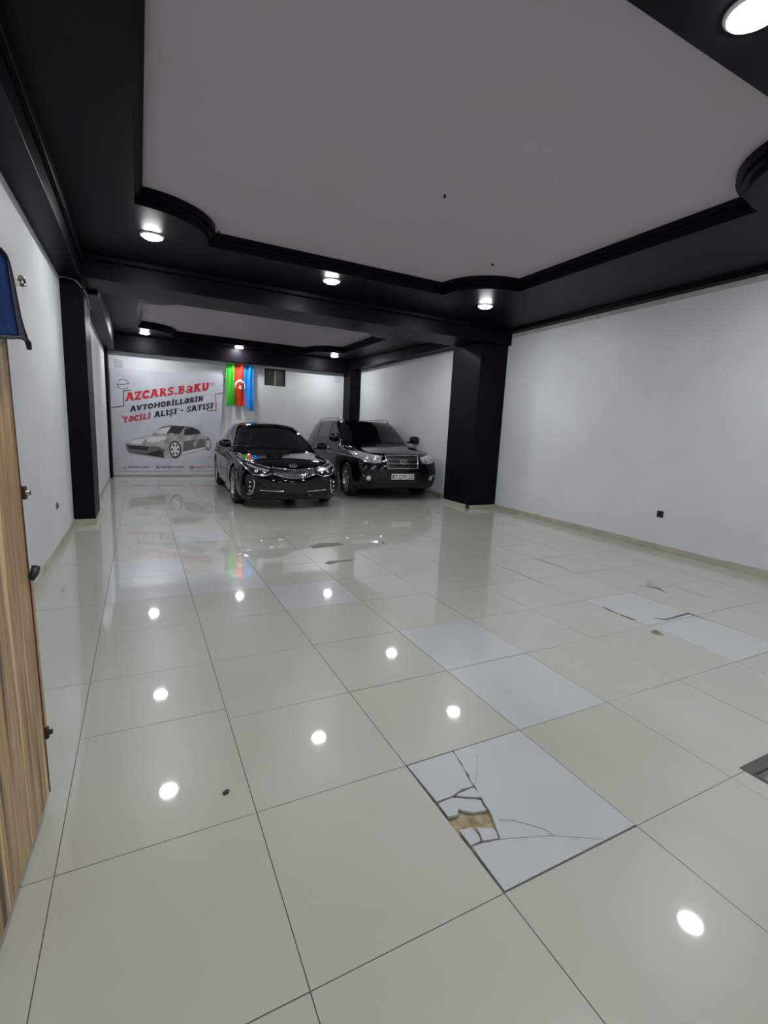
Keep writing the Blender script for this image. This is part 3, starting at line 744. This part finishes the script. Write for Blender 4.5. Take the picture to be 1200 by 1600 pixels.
class Car:
    def __init__(s, root, bvh): s.root, s.bvh = root, bvh
    def hit(s, a, b, view):
        if view == 'front': o, d = Vector((a, -4, b)), Vector((0, 1, 0))
        elif view == 'right': o, d = Vector((4, a, b)), Vector((-1, 0, 0))
        elif view == 'left': o, d = Vector((-4, a, b)), Vector((1, 0, 0))
        elif view == 'top': o, d = Vector((a, b, 4)), Vector((0, 0, -1))
        elif view == 'back': o, d = Vector((a, 8, b)), Vector((0, -1, 0))
        p, n, i, dist = s.bvh.ray_cast(o, d)
        if p is None:
            q = {'front': (a, -.8, b), 'right': (.9, a, b), 'left': (-.9, a, b), 'top': (a, b, 1.2), 'back': (a, 3.6, b)}[view]
            p, n, i, dist = s.bvh.find_nearest(Vector(q))
        if n.dot(d) > 0: n = -n
        return p, n
    def patch(s, name, top, bot, view, m, off=.004, th=.0, n=16, k=6, parent=None):
        bm = BM(); NOFIX.add(id(bm))
        A, B = resample(top, n), resample(bot, n); V = []
        for i in range(n+1):
            row = []
            for j in range(k+1):
                q = B[i].lerp(A[i], j/k); p, nn = s.hit(q.x, q.y, view); row.append((p, nn))
            V.append(row)
        vt = [[bm.verts.new(p + nn*off) for p, nn in r] for r in V]
        vl = [[bm.verts.new(p - nn*.004) for p, nn in r] for r in V]
        for i in range(n):
            for j in range(k): bm.faces.new((vt[i][j], vt[i+1][j], vt[i+1][j+1], vt[i][j+1]))
        for i in range(n):
            bm.faces.new((vt[i][0], vl[i][0], vl[i+1][0], vt[i+1][0])); bm.faces.new((vt[i][k], vt[i+1][k], vl[i+1][k], vl[i][k]))
        for j in range(k):
            bm.faces.new((vt[0][j], vt[0][j+1], vl[0][j+1], vl[0][j])); bm.faces.new((vt[n][j], vl[n][j], vl[n][j+1], vt[n][j+1]))
        bmesh.ops.recalc_face_normals(bm, faces=bm.faces)
        o = obj(name, bm, m, parent or s.root, smooth=True)
        me = o.modifiers.new('e', 'EDGE_SPLIT'); me.split_angle = math.radians(40)
        return o
    def strip(s, name, pts, view, r, m, off=.006, parent=None, n=24):
        P = []
        for q in resample(pts, n):
            p, nn = s.hit(q.x, q.y, view); P.append(p + nn*off)
        bm = BM(); add_tube(bm, P, r, 8); return obj(name, bm, m, parent or s.root, smooth=True)
    def disc(s, name, a, b, view, r, m, off=.008, parent=None):
        p, nn = s.hit(a, b, view)
        bm = BM(); add_lathe(bm, [(.0005, .012), (r*.8, .010), (r, 0)], 20)
        M4 = nn.to_track_quat('Z', 'Y').to_matrix().to_4x4(); M4.translation = p + nn*off
        o = obj(name, bm, m, parent or s.root, smooth=True); o.matrix_local = M4; return o

def make_wheel(car, x, y, R, w, side, spokes, rimm, twin=True, steer=0):
    """side -1 / +1 : which side of the car the outer face points to"""
    wr = obj('wheel', add_lathe(BM(), [(R*.70, -w*.46), (R*.90, -w*.5), (R*.985, -w*.36), (R, -w*.12), (R, w*.12), (R*.985, w*.36), (R*.90, w*.5), (R*.70, w*.46)], 48, 'x', close=True), M['tyre'], car.root, smooth=True)
    wr.location = (x, y, R); wr.rotation_euler = (0, 0, steer)
    bm = BM(); add_lathe(bm, [(R*.70, side*w*.44), (R*.715, side*w*.47), (R*.68, side*w*.44), (R*.64, side*w*.25), (R*.62, -side*w*.3), (R*.70, -side*w*.42)], 48, 'x', close=True)
    # spokes
    for k in range(spokes):
        a0 = 2*PI*k/spokes + .3
        for da in ((-.16, .16) if twin else (0,)):
            a = a0 + da*.4; b = a0 + da
            p0 = Vector((0, math.cos(a), math.sin(a)))*R*.08; p1 = Vector((0, math.cos(b), math.sin(b)))*R*.69
            d = (p1-p0).normalized(); n = Vector((1, 0, 0)).cross(d)*R*(.045 if twin else .09)
            x0, x1 = side*w*.36, side*w*.44
            v = []
            for X in (x0-side*.02, x0):
                v += [(X, *(p0-n).yz), (X, *(p0+n).yz), (X+side*.012, *(p1+n*1.1).yz), (X+side*.012, *(p1-n*1.1).yz)]
            add_hexa(bm, v[:4], v[4:])
    add_lathe(bm, [(R*.15, side*w*.28), (R*.15, side*w*.40), (R*.10, side*w*.42), (.001, side*w*.42)], 20, 'x')
    rm = obj('rim', bm, rimm, wr)
    bm = BM(); add_lathe(bm, [(.001, side*w*.05), (R*.5, side*w*.05), (R*.5, side*w*.10), (.001, side*w*.10)], 28, 'x'); obj('brake_disc', bm, M['greyplastic'], wr)
    return wr

def plate_text(car, parent, s, cx, y, z, h, m):
    c = bpy.data.curves.new('registration', 'FONT'); c.body = s; c.size = h; c.extrude = .001; c.align_x = 'CENTER'; c.align_y = 'CENTER'; c.offset = 0
    o = link(bpy.data.objects.new('registration', c)); dg = bpy.context.evaluated_depsgraph_get()
    me = bpy.data.meshes.new_from_object(o.evaluated_get(dg)); bpy.data.objects.remove(o)
    o = link(bpy.data.objects.new('registration', me)); me.materials.clear(); me.materials.append(m)
    o.parent = parent; o.location = (cx, y, z); o.rotation_euler = (PI/2, 0, 0)
    return o

def build_car(root, P):
    """car-local: front axle at y=0, nose toward -y, x across, z up"""
    def hull(u, v, w):
        # stretch the stations towards the nose and tail
        uu = u*u*(3-2*u)*.35 + u*.65
        yf = interp(P['nose'], w); yr = interp(P['tail'], w)
        bow = P['bow']*abs(v)**2.6
        y = (yf + bow)*(1-uu) + (yr - P['bowr']*abs(v)**3)*uu
        hw = interp(P['plan'], y)*interp(P['side'], w)
        zb, zt = interp(P['bottom'], y), interp(P['top'], y)
        crown = interp(P['crown'], y)*abs(v)**2.4
        z = zb + (zt - crown - zb)*w
        if w == 1 and abs(v) == 1: z -= .012
        return (v*hw, y, z)
    hb = baked(lattice(44, 14, 8, hull), lambda o: setattr(o.modifiers.new('s', 'SUBSURF'), 'levels', 1))
    def cabin(u, v, w):
        yf = interp(P['screen'], w); yr = interp(P['backlight'], w)
        yf += P['cbow']*abs(v)**2.2
        y = yf*(1-u) + (yr - .06*abs(v)**2)*u
        hw = interp(P['cplan'], y)*(1-w) + interp(P['croof'], y)*w + .02*math.sin(w*PI)
        z = P['cz0'] + (interp(P['roof'], y) - P['crc']*abs(v)**2.2 - P['cz0'])*w
        return (v*hw, y, z)
    cb = baked(lattice(26, 12, 8, cabin), lambda o: setattr(o.modifiers.new('s', 'SUBSURF'), 'levels', 1))
    # ray target : hull + cabin
    al = hb.copy(); me = bpy.data.meshes.new('t'); cb.to_mesh(me); al.from_mesh(me); bpy.data.meshes.remove(me)
    bmesh.ops.recalc_face_normals(al, faces=al.faces)
    bvh = BVHTree.FromBMesh(al); al.free()
    car = Car(root, bvh)
    # wheel wells
    cut = BM(); R = P['R']
    for y in (0, P['wb']):
        for s in (-1, 1):
            c2 = BM(); add_lathe(c2, [(R*1.13, s*.58), (R*1.13, s*1.2)], 40, 'x', (0, y, R+.01)); m2 = bpy.data.meshes.new('t'); bmesh.ops.recalc_face_normals(c2, faces=c2.faces); c2.to_mesh(m2); c2.free(); cut.from_mesh(m2)
    cme = bpy.data.meshes.new('cut'); cut.to_mesh(cme); cut.free(); co = link(bpy.data.objects.new('cut', cme))
    def bo(o):
        b = o.modifiers.new('b', 'BOOLEAN'); b.object = co; b.operation = 'DIFFERENCE'; b.solver = 'EXACT'
    hb2 = baked(hb, bo); bpy.data.objects.remove(co)
    o = obj('body_shell', hb2, P['paint'], root, smooth=True); e = o.modifiers.new('e', 'EDGE_SPLIT'); e.split_angle = math.radians(38)
    obj('cabin_shell', cb, P['paint'], root, smooth=True)
    return car

def mirror(pts): return [(-a, b) for a, b in pts][::-1]

# ---------------------------------------------------------------- sedan
K = dict(paint=M['paint'], R=.33, wb=2.805, bow=.26, bowr=.22,
 nose=[(0, -.86), (.22, -.93), (.5, -.955), (.72, -.93), (.9, -.86), (1, -.74)],
 tail=[(0, 3.72), (.3, 3.85), (.6, 3.87), (.9, 3.82), (1, 3.74)],
 plan=[(-.96, .80), (-.7, .865), (-.4, .905), (0, .925), (1.4, .925), (2.8, .925), (3.4, .90), (3.9, .82)],
 side=[(0, .93), (.15, .975), (.35, 1.0), (.6, .995), (.85, .965), (1, .90)],
 bottom=[(-.95, .17), (-.6, .14), (0, .15), (3.2, .17), (3.9, .25)],
 top=[(-.95, .70), (-.74, .745), (-.5, .83), (0, .90), (.5, .965), (1.4, .97), (3.0, 1.03), (3.7, 1.06), (3.9, 1.0)],
 crown=[(-.95, .02), (-.4, .06), (.5, .07), (1.2, .03), (3.2, .03), (3.9, .05)],
 screen=[(0, .42), (.3, .62), (.7, .98), (.92, 1.22), (1, 1.36)], backlight=[(0, 3.42), (.5, 3.12), (.9, 2.75), (1, 2.58)],
 cbow=.14, cplan=[(0, .80), (1, .86), (2.6, .86), (3.4, .74)], croof=[(.9, .57), (1.6, .615), (2.4, .60), (3.0, .54)],
 roof=[(.4, 1.28), (1.2, 1.41), (1.75, 1.46), (2.4, 1.44), (2.8, 1.38), (3.3, 1.25)], crc=.05, cz0=.90)
rootK = empty('sedan', (2.37, 8.80, 0), math.radians(-2.0), 'black sedan with honeycomb grille parked left of the dark suv', 'car')
cK = build_car(rootK, K)
G_ = M['glass']
cK.patch('windshield', [(-.52, 1.385), (0, 1.41), (.52, 1.385)], [(-.74, .985), (0, .975), (.74, .985)], 'front', G_, .006, n=24, k=10)
for view, s in (('left', -1), ('right', 1)):
    cK.patch('front_window', [(.80, 1.09), (1.25, 1.36), (1.62, 1.395)], [(.70, 1.02), (1.2, 1.02), (1.62, 1.03)], view, M['glass2'], .006)
    cK.patch('rear_window', [(1.70, 1.395), (2.2, 1.375), (2.72, 1.27)], [(1.70, 1.03), (2.3, 1.05), (2.90, 1.09)], view, M['glass2'], .006)
    cK.strip('window_trim', [(.62, .985), (1.6, 1.0), (2.95, 1.07)], view, .007, M['chrome'], .004)
    d = cK.patch('front_door', [(.60, .95), (1.1, .96), (1.64, .96)], [(.66, .33), (1.1, .31), (1.64, .31)], view, M['paint'], .004, n=14, k=10)
    bm = BM(); p, nn = cK.hit(1.45, .82, view); add_tube(bm, [p+nn*.02+Vector((0, -.09, 0)), p+nn*.03, p+nn*.02+Vector((0, .09, 0))], .011, 8); obj('door_handle', bm, M['chrome'], d, smooth=True)
    d = cK.patch('rear_door', [(1.67, .96), (2.2, .97), (2.62, .98)], [(1.67, .31), (2.1, .31), (2.36, .36)], view, M['paint'], .004, n=14, k=10)
    bm = BM(); p, nn = cK.hit(2.45, .84, view); add_tube(bm, [p+nn*.02+Vector((0, -.09, 0)), p+nn*.03, p+nn*.02+Vector((0, .09, 0))], .011, 8); obj('door_handle', bm, M['chrome'], d, smooth=True)
    cK.strip('side_skirt', [(.5, .235), (2.3, .245)], view, .014, M['alloy'], .0)
    # mirror
    bm = BM(); n_ = 10
    add_lathe(bm, [(.001, -.11), (.05, -.10), (.075, -.04), (.08, .04), (.06, .10), (.001, .115)], 16, 'x')
    for v in bm.verts: v.co.y *= .75; v.co.z *= .95
    o = obj('wing_mirror', bm, M['paint'], rootK, smooth=True); o.location = (s*.955, .66, 1.035)
    bm = BM(); add_tube(bm, [(-s*.17, 0, -.05), (-s*.07, 0, -.045), (0, 0, -.04)], [.02, .018, .02], 8); obj('mirror_arm', bm, M['trimblk'], o)
# bonnet with a fine shut line
cK.patch('bonnet', [(-.66, .38), (0, .42), (.66, .38)], [(-.64, -.60), (-.35, -.74), (0, -.775), (.35, -.74), (.64, -.60)], 'top', M['paint'], .005, n=26, k=18)
cK.patch('sunroof', [(-.44, 2.25), (0, 2.28), (.44, 2.25)], [(-.44, 1.30), (0, 1.26), (.44, 1.30)], 'top', G_, .012, n=16, k=10)
bm = BM(); P_ = []
for a in (-.45, -.2, 0, .2, .45):
    p, nn = cK.hit(a, 1.27, 'top'); P_.append(p + Vector((0, 0, .035)))
add_tube(bm, P_, .014, 8); obj('wind_deflector', bm, M['trimblk'], rootK, smooth=True)
for s in (-1, 1):
    top = [(.36, .695), (.55, .735), (.72, .79), (.855, .85)]; bot = [(.36, .605), (.52, .555), (.68, .58), (.83, .74)]
    f = (lambda L: L) if s > 0 else (lambda L: [(-a, b) for a, b in L])
    h = cK.patch('headlight', f(top), f(bot), 'front', M['lensin'], .008, n=18, k=6)
    e = cK.strip('headlight_chrome', f([(.38, .69), (.55, .73), (.72, .785), (.85, .845), (.82, .74), (.68, .585), (.52, .562), (.38, .61)]), 'front', .010, M['chrome'], .012, parent=h, n=60)
    cK.patch('daytime_strip', f([(.42, .665), (.60, .70), (.76, .76)]), f([(.43, .635), (.60, .66), (.75, .73)]), 'front', M['lens'], .012, n=12, k=2, parent=h)
    cK.disc('projector', s*.50, .625, 'front', .030, M['bulb'], .012, h); cK.disc('projector', s*.62, .635, 'front', .034, M['bulb'], .012, h)
    # fog light bracket : curved chrome hook with stacked lamps
    fg = cK.patch('fog_light_surround', f([(.66, .50), (.735, .52), (.80, .50)]), f([(.67, .27), (.70, .25), (.74, .26)]), 'front', M['trimblk'], .006, n=8, k=6)
    cK.strip('fog_chrome', f([(.69, .525), (.775, .50), (.795, .44), (.77, .33), (.735, .265), (.69, .26)]) if False else f([(.68, .51), (.655, .46), (.665, .36), (.70, .27), (.76, .255)]), 'front', .012, M['chrome'], .012, parent=fg, n=20)
    for z in (.46, .39, .32): cK.disc('fog_lamp', s*.725, z, 'front', .02, M['bulb'], .012, fg)
    cK.strip('lower_chrome', f([(.13, .325), (.35, .325), (.58, .335)]), 'front', .0085, M['chrome'], .008)
gr = cK.patch('grille', [(-.36, .70), (-.15, .675), (0, .668), (.15, .675), (.36, .70)], [(-.36, .60), (-.15, .545), (0, .54), (.15, .545), (.36, .60)], 'front', M['trimblk'], .006, n=24, k=6)
cK.strip('grille_chrome', [(-.36, .70), (-.15, .678), (0, .668), (.15, .678), (.36, .70)], 'front', .008, M['chrome'], .012, gr, 30)
cK.strip('grille_chrome', [(-.36, .60), (-.15, .547), (0, .54), (.15, .547), (.36, .60)], 'front', .008, M['chrome'], .012, gr, 30)
bm = BM()
for i in range(-9, 10):
    for sgn in (-1, 1):
        a = i*.038; P2 = []
        for t in (0, .5, 1):
            x = a + sgn*(t-.5)*.05; z = .552 + .118*t
            if abs(x) < .33:
                lo = .552 + .045*max(0, (abs(x)-.15)/.21); hi = .664 + .022*max(0, (abs(x)-.15)/.21)
                p, nn = cK.hit(x, lo + (hi-lo)*t, 'front'); P2.append(p+nn*.010)
        if len(P2) > 1: add_tube(bm, P2, .0035, 5)
obj('honeycomb', bm, M['chrome'], gr)
cK.patch('air_intake', [(-.52, .46), (0, .455), (.52, .46)], [(-.60, .30), (0, .29), (.60, .30)], 'front', M['trimblk'], .004, n=20, k=5)
cK.patch('lower_lip', [(-.66, .245), (0, .235), (.66, .245)], [(-.62, .20), (0, .19), (.62, .20)], 'front', M['trimblk'], .006, n=20, k=3)
p, nn = cK.hit(0, .73, 'front')
bm = BM(); add_lathe(bm, [(.001, 0), (.078, 0), (.078, .006), (.001, .006)], 28)
for v in bm.verts: v.co.y *= .5
b = obj('badge', bm, M['chrome'], rootK); b.rotation_euler = (PI/2 - .5, 0, 0); b.location = p + nn*.012
t_ = plate_text(cK, b, 'KIA', 0, -.002, 0, .05, M['trimblk']); t_.rotation_euler = (0, 0, 0); t_.location = (0, -.002, .0075)
p, nn = cK.hit(0, .34, 'front')
bm = BM(); add_box(bm, -.2, .2, -.012, .004, -.055, .055); b = obj('plate_holder', bm, M['trimblk'], rootK); b.location = p + Vector((0, -.006, 0)); bevel(b, .004)
p, nn = cK.hit(-.22, .53, 'front'); 
for y in (0, K['wb']):
    for s in (-1, 1): make_wheel(cK, s*.80, y, K['R'], .225, s, 5, M['alloy'], True, 0)

# ---------------------------------------------------------------- suv
S_ = dict(paint=M['paint2'], R=.36, wb=2.70, bow=.19, bowr=.12,
 nose=[(0, -.78), (.2, -.87), (.45, -.90), (.62, -.885), (.85, -.85), (1, -.74)],
 tail=[(0, 3.62), (.3, 3.74), (.6, 3.74), (1, 3.70)],
 plan=[(-.9, .85), (-.7, .905), (-.4, .935), (0, .94), (1.4, .94), (2.8, .94), (3.4, .92), (3.8, .86)],
 side=[(0, .94), (.12, .985), (.35, 1.0), (.6, .99), (.85, .965), (1, .92)],
 bottom=[(-.9, .27), (-.6, .22), (0, .24), (3.2, .25), (3.8, .33)],
 top=[(-.9, .91), (-.74, .945), (-.4, 1.02), (0, 1.08), (.45, 1.13), (1.4, 1.10), (3.0, 1.14), (3.8, 1.12)],
 crown=[(-.9, .02), (-.4, .05), (.5, .06), (1.2, .02), (3.8, .02)],
 screen=[(0, .38), (.3, .56), (.7, .86), (.92, 1.06), (1, 1.2)], backlight=[(0, 3.72), (.5, 3.62), (.9, 3.45), (1, 3.3)],
 cbow=.13, cplan=[(0, .84), (1, .885), (3.0, .88), (3.7, .82)], croof=[(.9, .66), (1.6, .70), (2.8, .69), (3.4, .64)],
 roof=[(.4, 1.50), (1.05, 1.60), (1.6, 1.665), (2.6, 1.66), (3.3, 1.60), (3.6, 1.5)], crc=.045, cz0=1.0)
rootS = empty('suv', (4.84, 9.42, 0), math.radians(-3.0), 'dark suv with round chrome badge and white number plate by right wall', 'car')
cS = build_car(rootS, S_)
cS.patch('windshield', [(-.60, 1.565), (0, 1.59), (.60, 1.565)], [(-.77, 1.13), (0, 1.15), (.77, 1.13)], 'front', G_, .006, n=24, k=10)
for view, s in (('left', -1), ('right', 1)):
    cS.patch('front_window', [(.78, 1.27), (1.12, 1.53), (1.50, 1.575)], [(.70, 1.19), (1.1, 1.18), (1.50, 1.18)], view, G_, .006)
    cS.patch('rear_window', [(1.58, 1.58), (2.1, 1.58), (2.46, 1.56)], [(1.58, 1.18), (2.1, 1.19), (2.46, 1.20)], view, M['glass2'], .006)
    cS.patch('quarter_window', [(2.54, 1.555), (2.9, 1.52), (3.2, 1.46)], [(2.54, 1.20), (2.9, 1.22), (3.36, 1.27)], view, M['glass2'], .006)
    for nm, pts, y0, y1, hy in (('front_door', None, .58, 1.52, 1.35), ('rear_door', None, 1.56, 2.44, 2.28)):
        d = cS.patch(nm, [(y0, 1.09), ((y0+y1)/2, 1.09), (y1, 1.09)], [(y0+.04, .40), ((y0+y1)/2, .38), (y1 if nm == 'front_door' else y1-.2, .38)], view, M['paint2'], .004, n=14, k=10)
        p, nn = cS.hit(hy, .95, view); bm = BM(); add_tube(bm, [p+nn*.02+Vector((0, -.09, 0)), p+nn*.035, p+nn*.02+Vector((0, .09, 0))], .013, 8); obj('door_handle', bm, M['chrome'], d, smooth=True)
    cS.strip('side_molding', [(.5, .50), (2.3, .52)], view, .018, M['trimblk'], .004)
    bm = BM(); add_lathe(bm, [(.001, -.12), (.07, -.11), (.10, -.04), (.10, .05), (.08, .11), (.001, .125)], 16, 'x')
    for v in bm.verts: v.co.y *= .6; v.co.z *= .95
    o = obj('wing_mirror', bm, M['paint2'], rootS, smooth=True); o.location = (s*1.0, .62, 1.22)
    bm = BM(); add_tube(bm, [(-s*.18, 0, -.06), (-s*.07, 0, -.05), (0, 0, -.04)], [.025, .02, .02], 8); obj('mirror_arm', bm, M['trimblk'], o)
    # roof rail
    P_ = []
    for t in range(13):
        y = 1.25 + 2.0*t/12; p, nn = cS.hit(s*.60, y, 'top'); P_.append(p + Vector((0, 0, .045 if 0 < t < 12 else .0)))
    bm = BM(); add_tube(bm, P_, .013, 8); obj('roof_rail', bm, M['alloy'], rootS, smooth=True)
cS.patch('bonnet', [(-.70, .32), (0, .36), (.70, .32)], [(-.66, -.58), (-.35, -.70), (0, -.735), (.35, -.70), (.66, -.58)], 'top', M['paint2'], .005, n=26, k=18)
for s in (-1, 1):
    f = (lambda L: L) if s > 0 else (lambda L: [(-a, b) for a, b in L])
    h = cS.patch('headlight', f([(.43, .895), (.60, .935), (.75, .965), (.915, .99)]), f([(.46, .765), (.60, .745), (.78, .77), (.915, .86)]), 'front', M['lens'], .008, n=18, k=6)
    cS.disc('projector', s*.58, .835, 'front', .052, M['bulb'], .012, h); cS.disc('projector', s*.74, .86, 'front', .050, M['bulb'], .012, h)
    cS.strip('headlight_edge', f([(.43, .89), (.60, .93), (.75, .96), (.91, .985), (.905, .865), (.77, .77), (.60, .752), (.47, .77), (.43, .89)]), 'front', .006, M['lensin'], .010, parent=h, n=60)
    fg = cS.disc('fog_light', s*.71, .455, 'front', .055, M['bulb'], .006)
    cS.patch('bumper_intake', f([(.45, .55), (.62, .57)]), f([(.45, .42), (.58, .40)]), 'front', M['trimblk'], .004, n=6, k=4)
    cS.disc('bumper_reflector', s*.80, .50, 'front', .02, M['lens'], .004)
gr = cS.patch('grille', [(-.37, .915), (0, .925), (.37, .915)], [(-.33, .66), (0, .65), (.33, .66)], 'front', M['trimblk'], .006, n=20, k=6)
for z, w, r in ((.912, .37, .012), (.83, .355, .010), (.755, .345, .010), (.665, .33, .012)):
    cS.strip('grille_bar', [(-w, z), (0, z+.008), (w, z)], 'front', r, M['chrome'], .016, gr, 24)
for s in (-1, 1): cS.strip('grille_side', [(s*.372, .915), (s*.333, .66)], 'front', .012, M['chrome'], .016, gr, 6)
# oval emblem with a slanted H
p, nn = cS.hit(0, .795, 'front')
em = obj('emblem', add_tube(BM(), [(.075*math.cos(2*PI*k/28), 0, .04*math.sin(2*PI*k/28)) for k in range(29)], .007, 8), M['chrome'], rootS, smooth=True)
em.location = p + Vector((0, -.03, 0))
bm = BM(); add_tube(bm, [(-.045, 0, -.028), (-.022, 0, .028)], .007, 6); add_tube(bm, [(.022, 0, -.028), (.045, 0, .028)], .007, 6); add_tube(bm, [(-.034, 0, -.006), (.034, 0, .008)], .006, 6)
obj('emblem_bar', bm, M['chrome'], em, smooth=True)
cS.patch('lower_intake', [(-.48, .60), (0, .605), (.48, .60)], [(-.52, .36), (0, .35), (.52, .36)], 'front', M['trimblk'], .004, n=20, k=5)
p, nn = cS.hit(0, .50, 'front')
bm = BM(); add_box(bm, -.26, .26, -.012, .004, -.058, .058); lp = obj('license_plate', bm, M['lpwhite'], rootS); lp.location = p + Vector((0, -.012, 0)); bevel(lp, .004)
plate_text(cS, lp, '77 DM 229', .02, -.0135, -.004, .115, M['lptext'])
bm = BM(); add_box(bm, -.245, -.20, -.0145, -.0125, -.04, .04); obj('plate_emblem', bm, M['greyplastic'], lp)
cS.patch('skid_lip', [(-.66, .33), (0, .32), (.66, .33)], [(-.62, .27), (0, .26), (.62, .27)], 'front', M['trimblk'], .006, n=20, k=3)
for y in (0, S_['wb']):
    for s in (-1, 1): make_wheel(cS, s*.81, y, S_['R'], .235, s, 5, M['alloy'], False, math.radians(-4) if y == 0 else 0)

# ------------------------------------------------------------------ world & view
w = bpy.data.worlds.new('world'); SC.world = w; w.use_nodes = True
w.node_tree.nodes['Background'].inputs[0].default_value = (.01, .01, .012, 1); w.node_tree.nodes['Background'].inputs[1].default_value = 1
SC.view_settings.view_transform = 'Standard'; SC.view_settings.look = 'None'; SC.view_settings.gamma = 1; SC.view_settings.use_curve_mapping = False
SC.view_settings.exposure = 2.15
SC.cycles.max_bounces = 10; SC.cycles.diffuse_bounces = 6; SC.cycles.glossy_bounces = 5
SC.cycles.caustics_reflective = True; SC.cycles.blur_glossy = .5
SC.cycles.sample_clamp_indirect = 6
SC.cycles.use_denoising = True
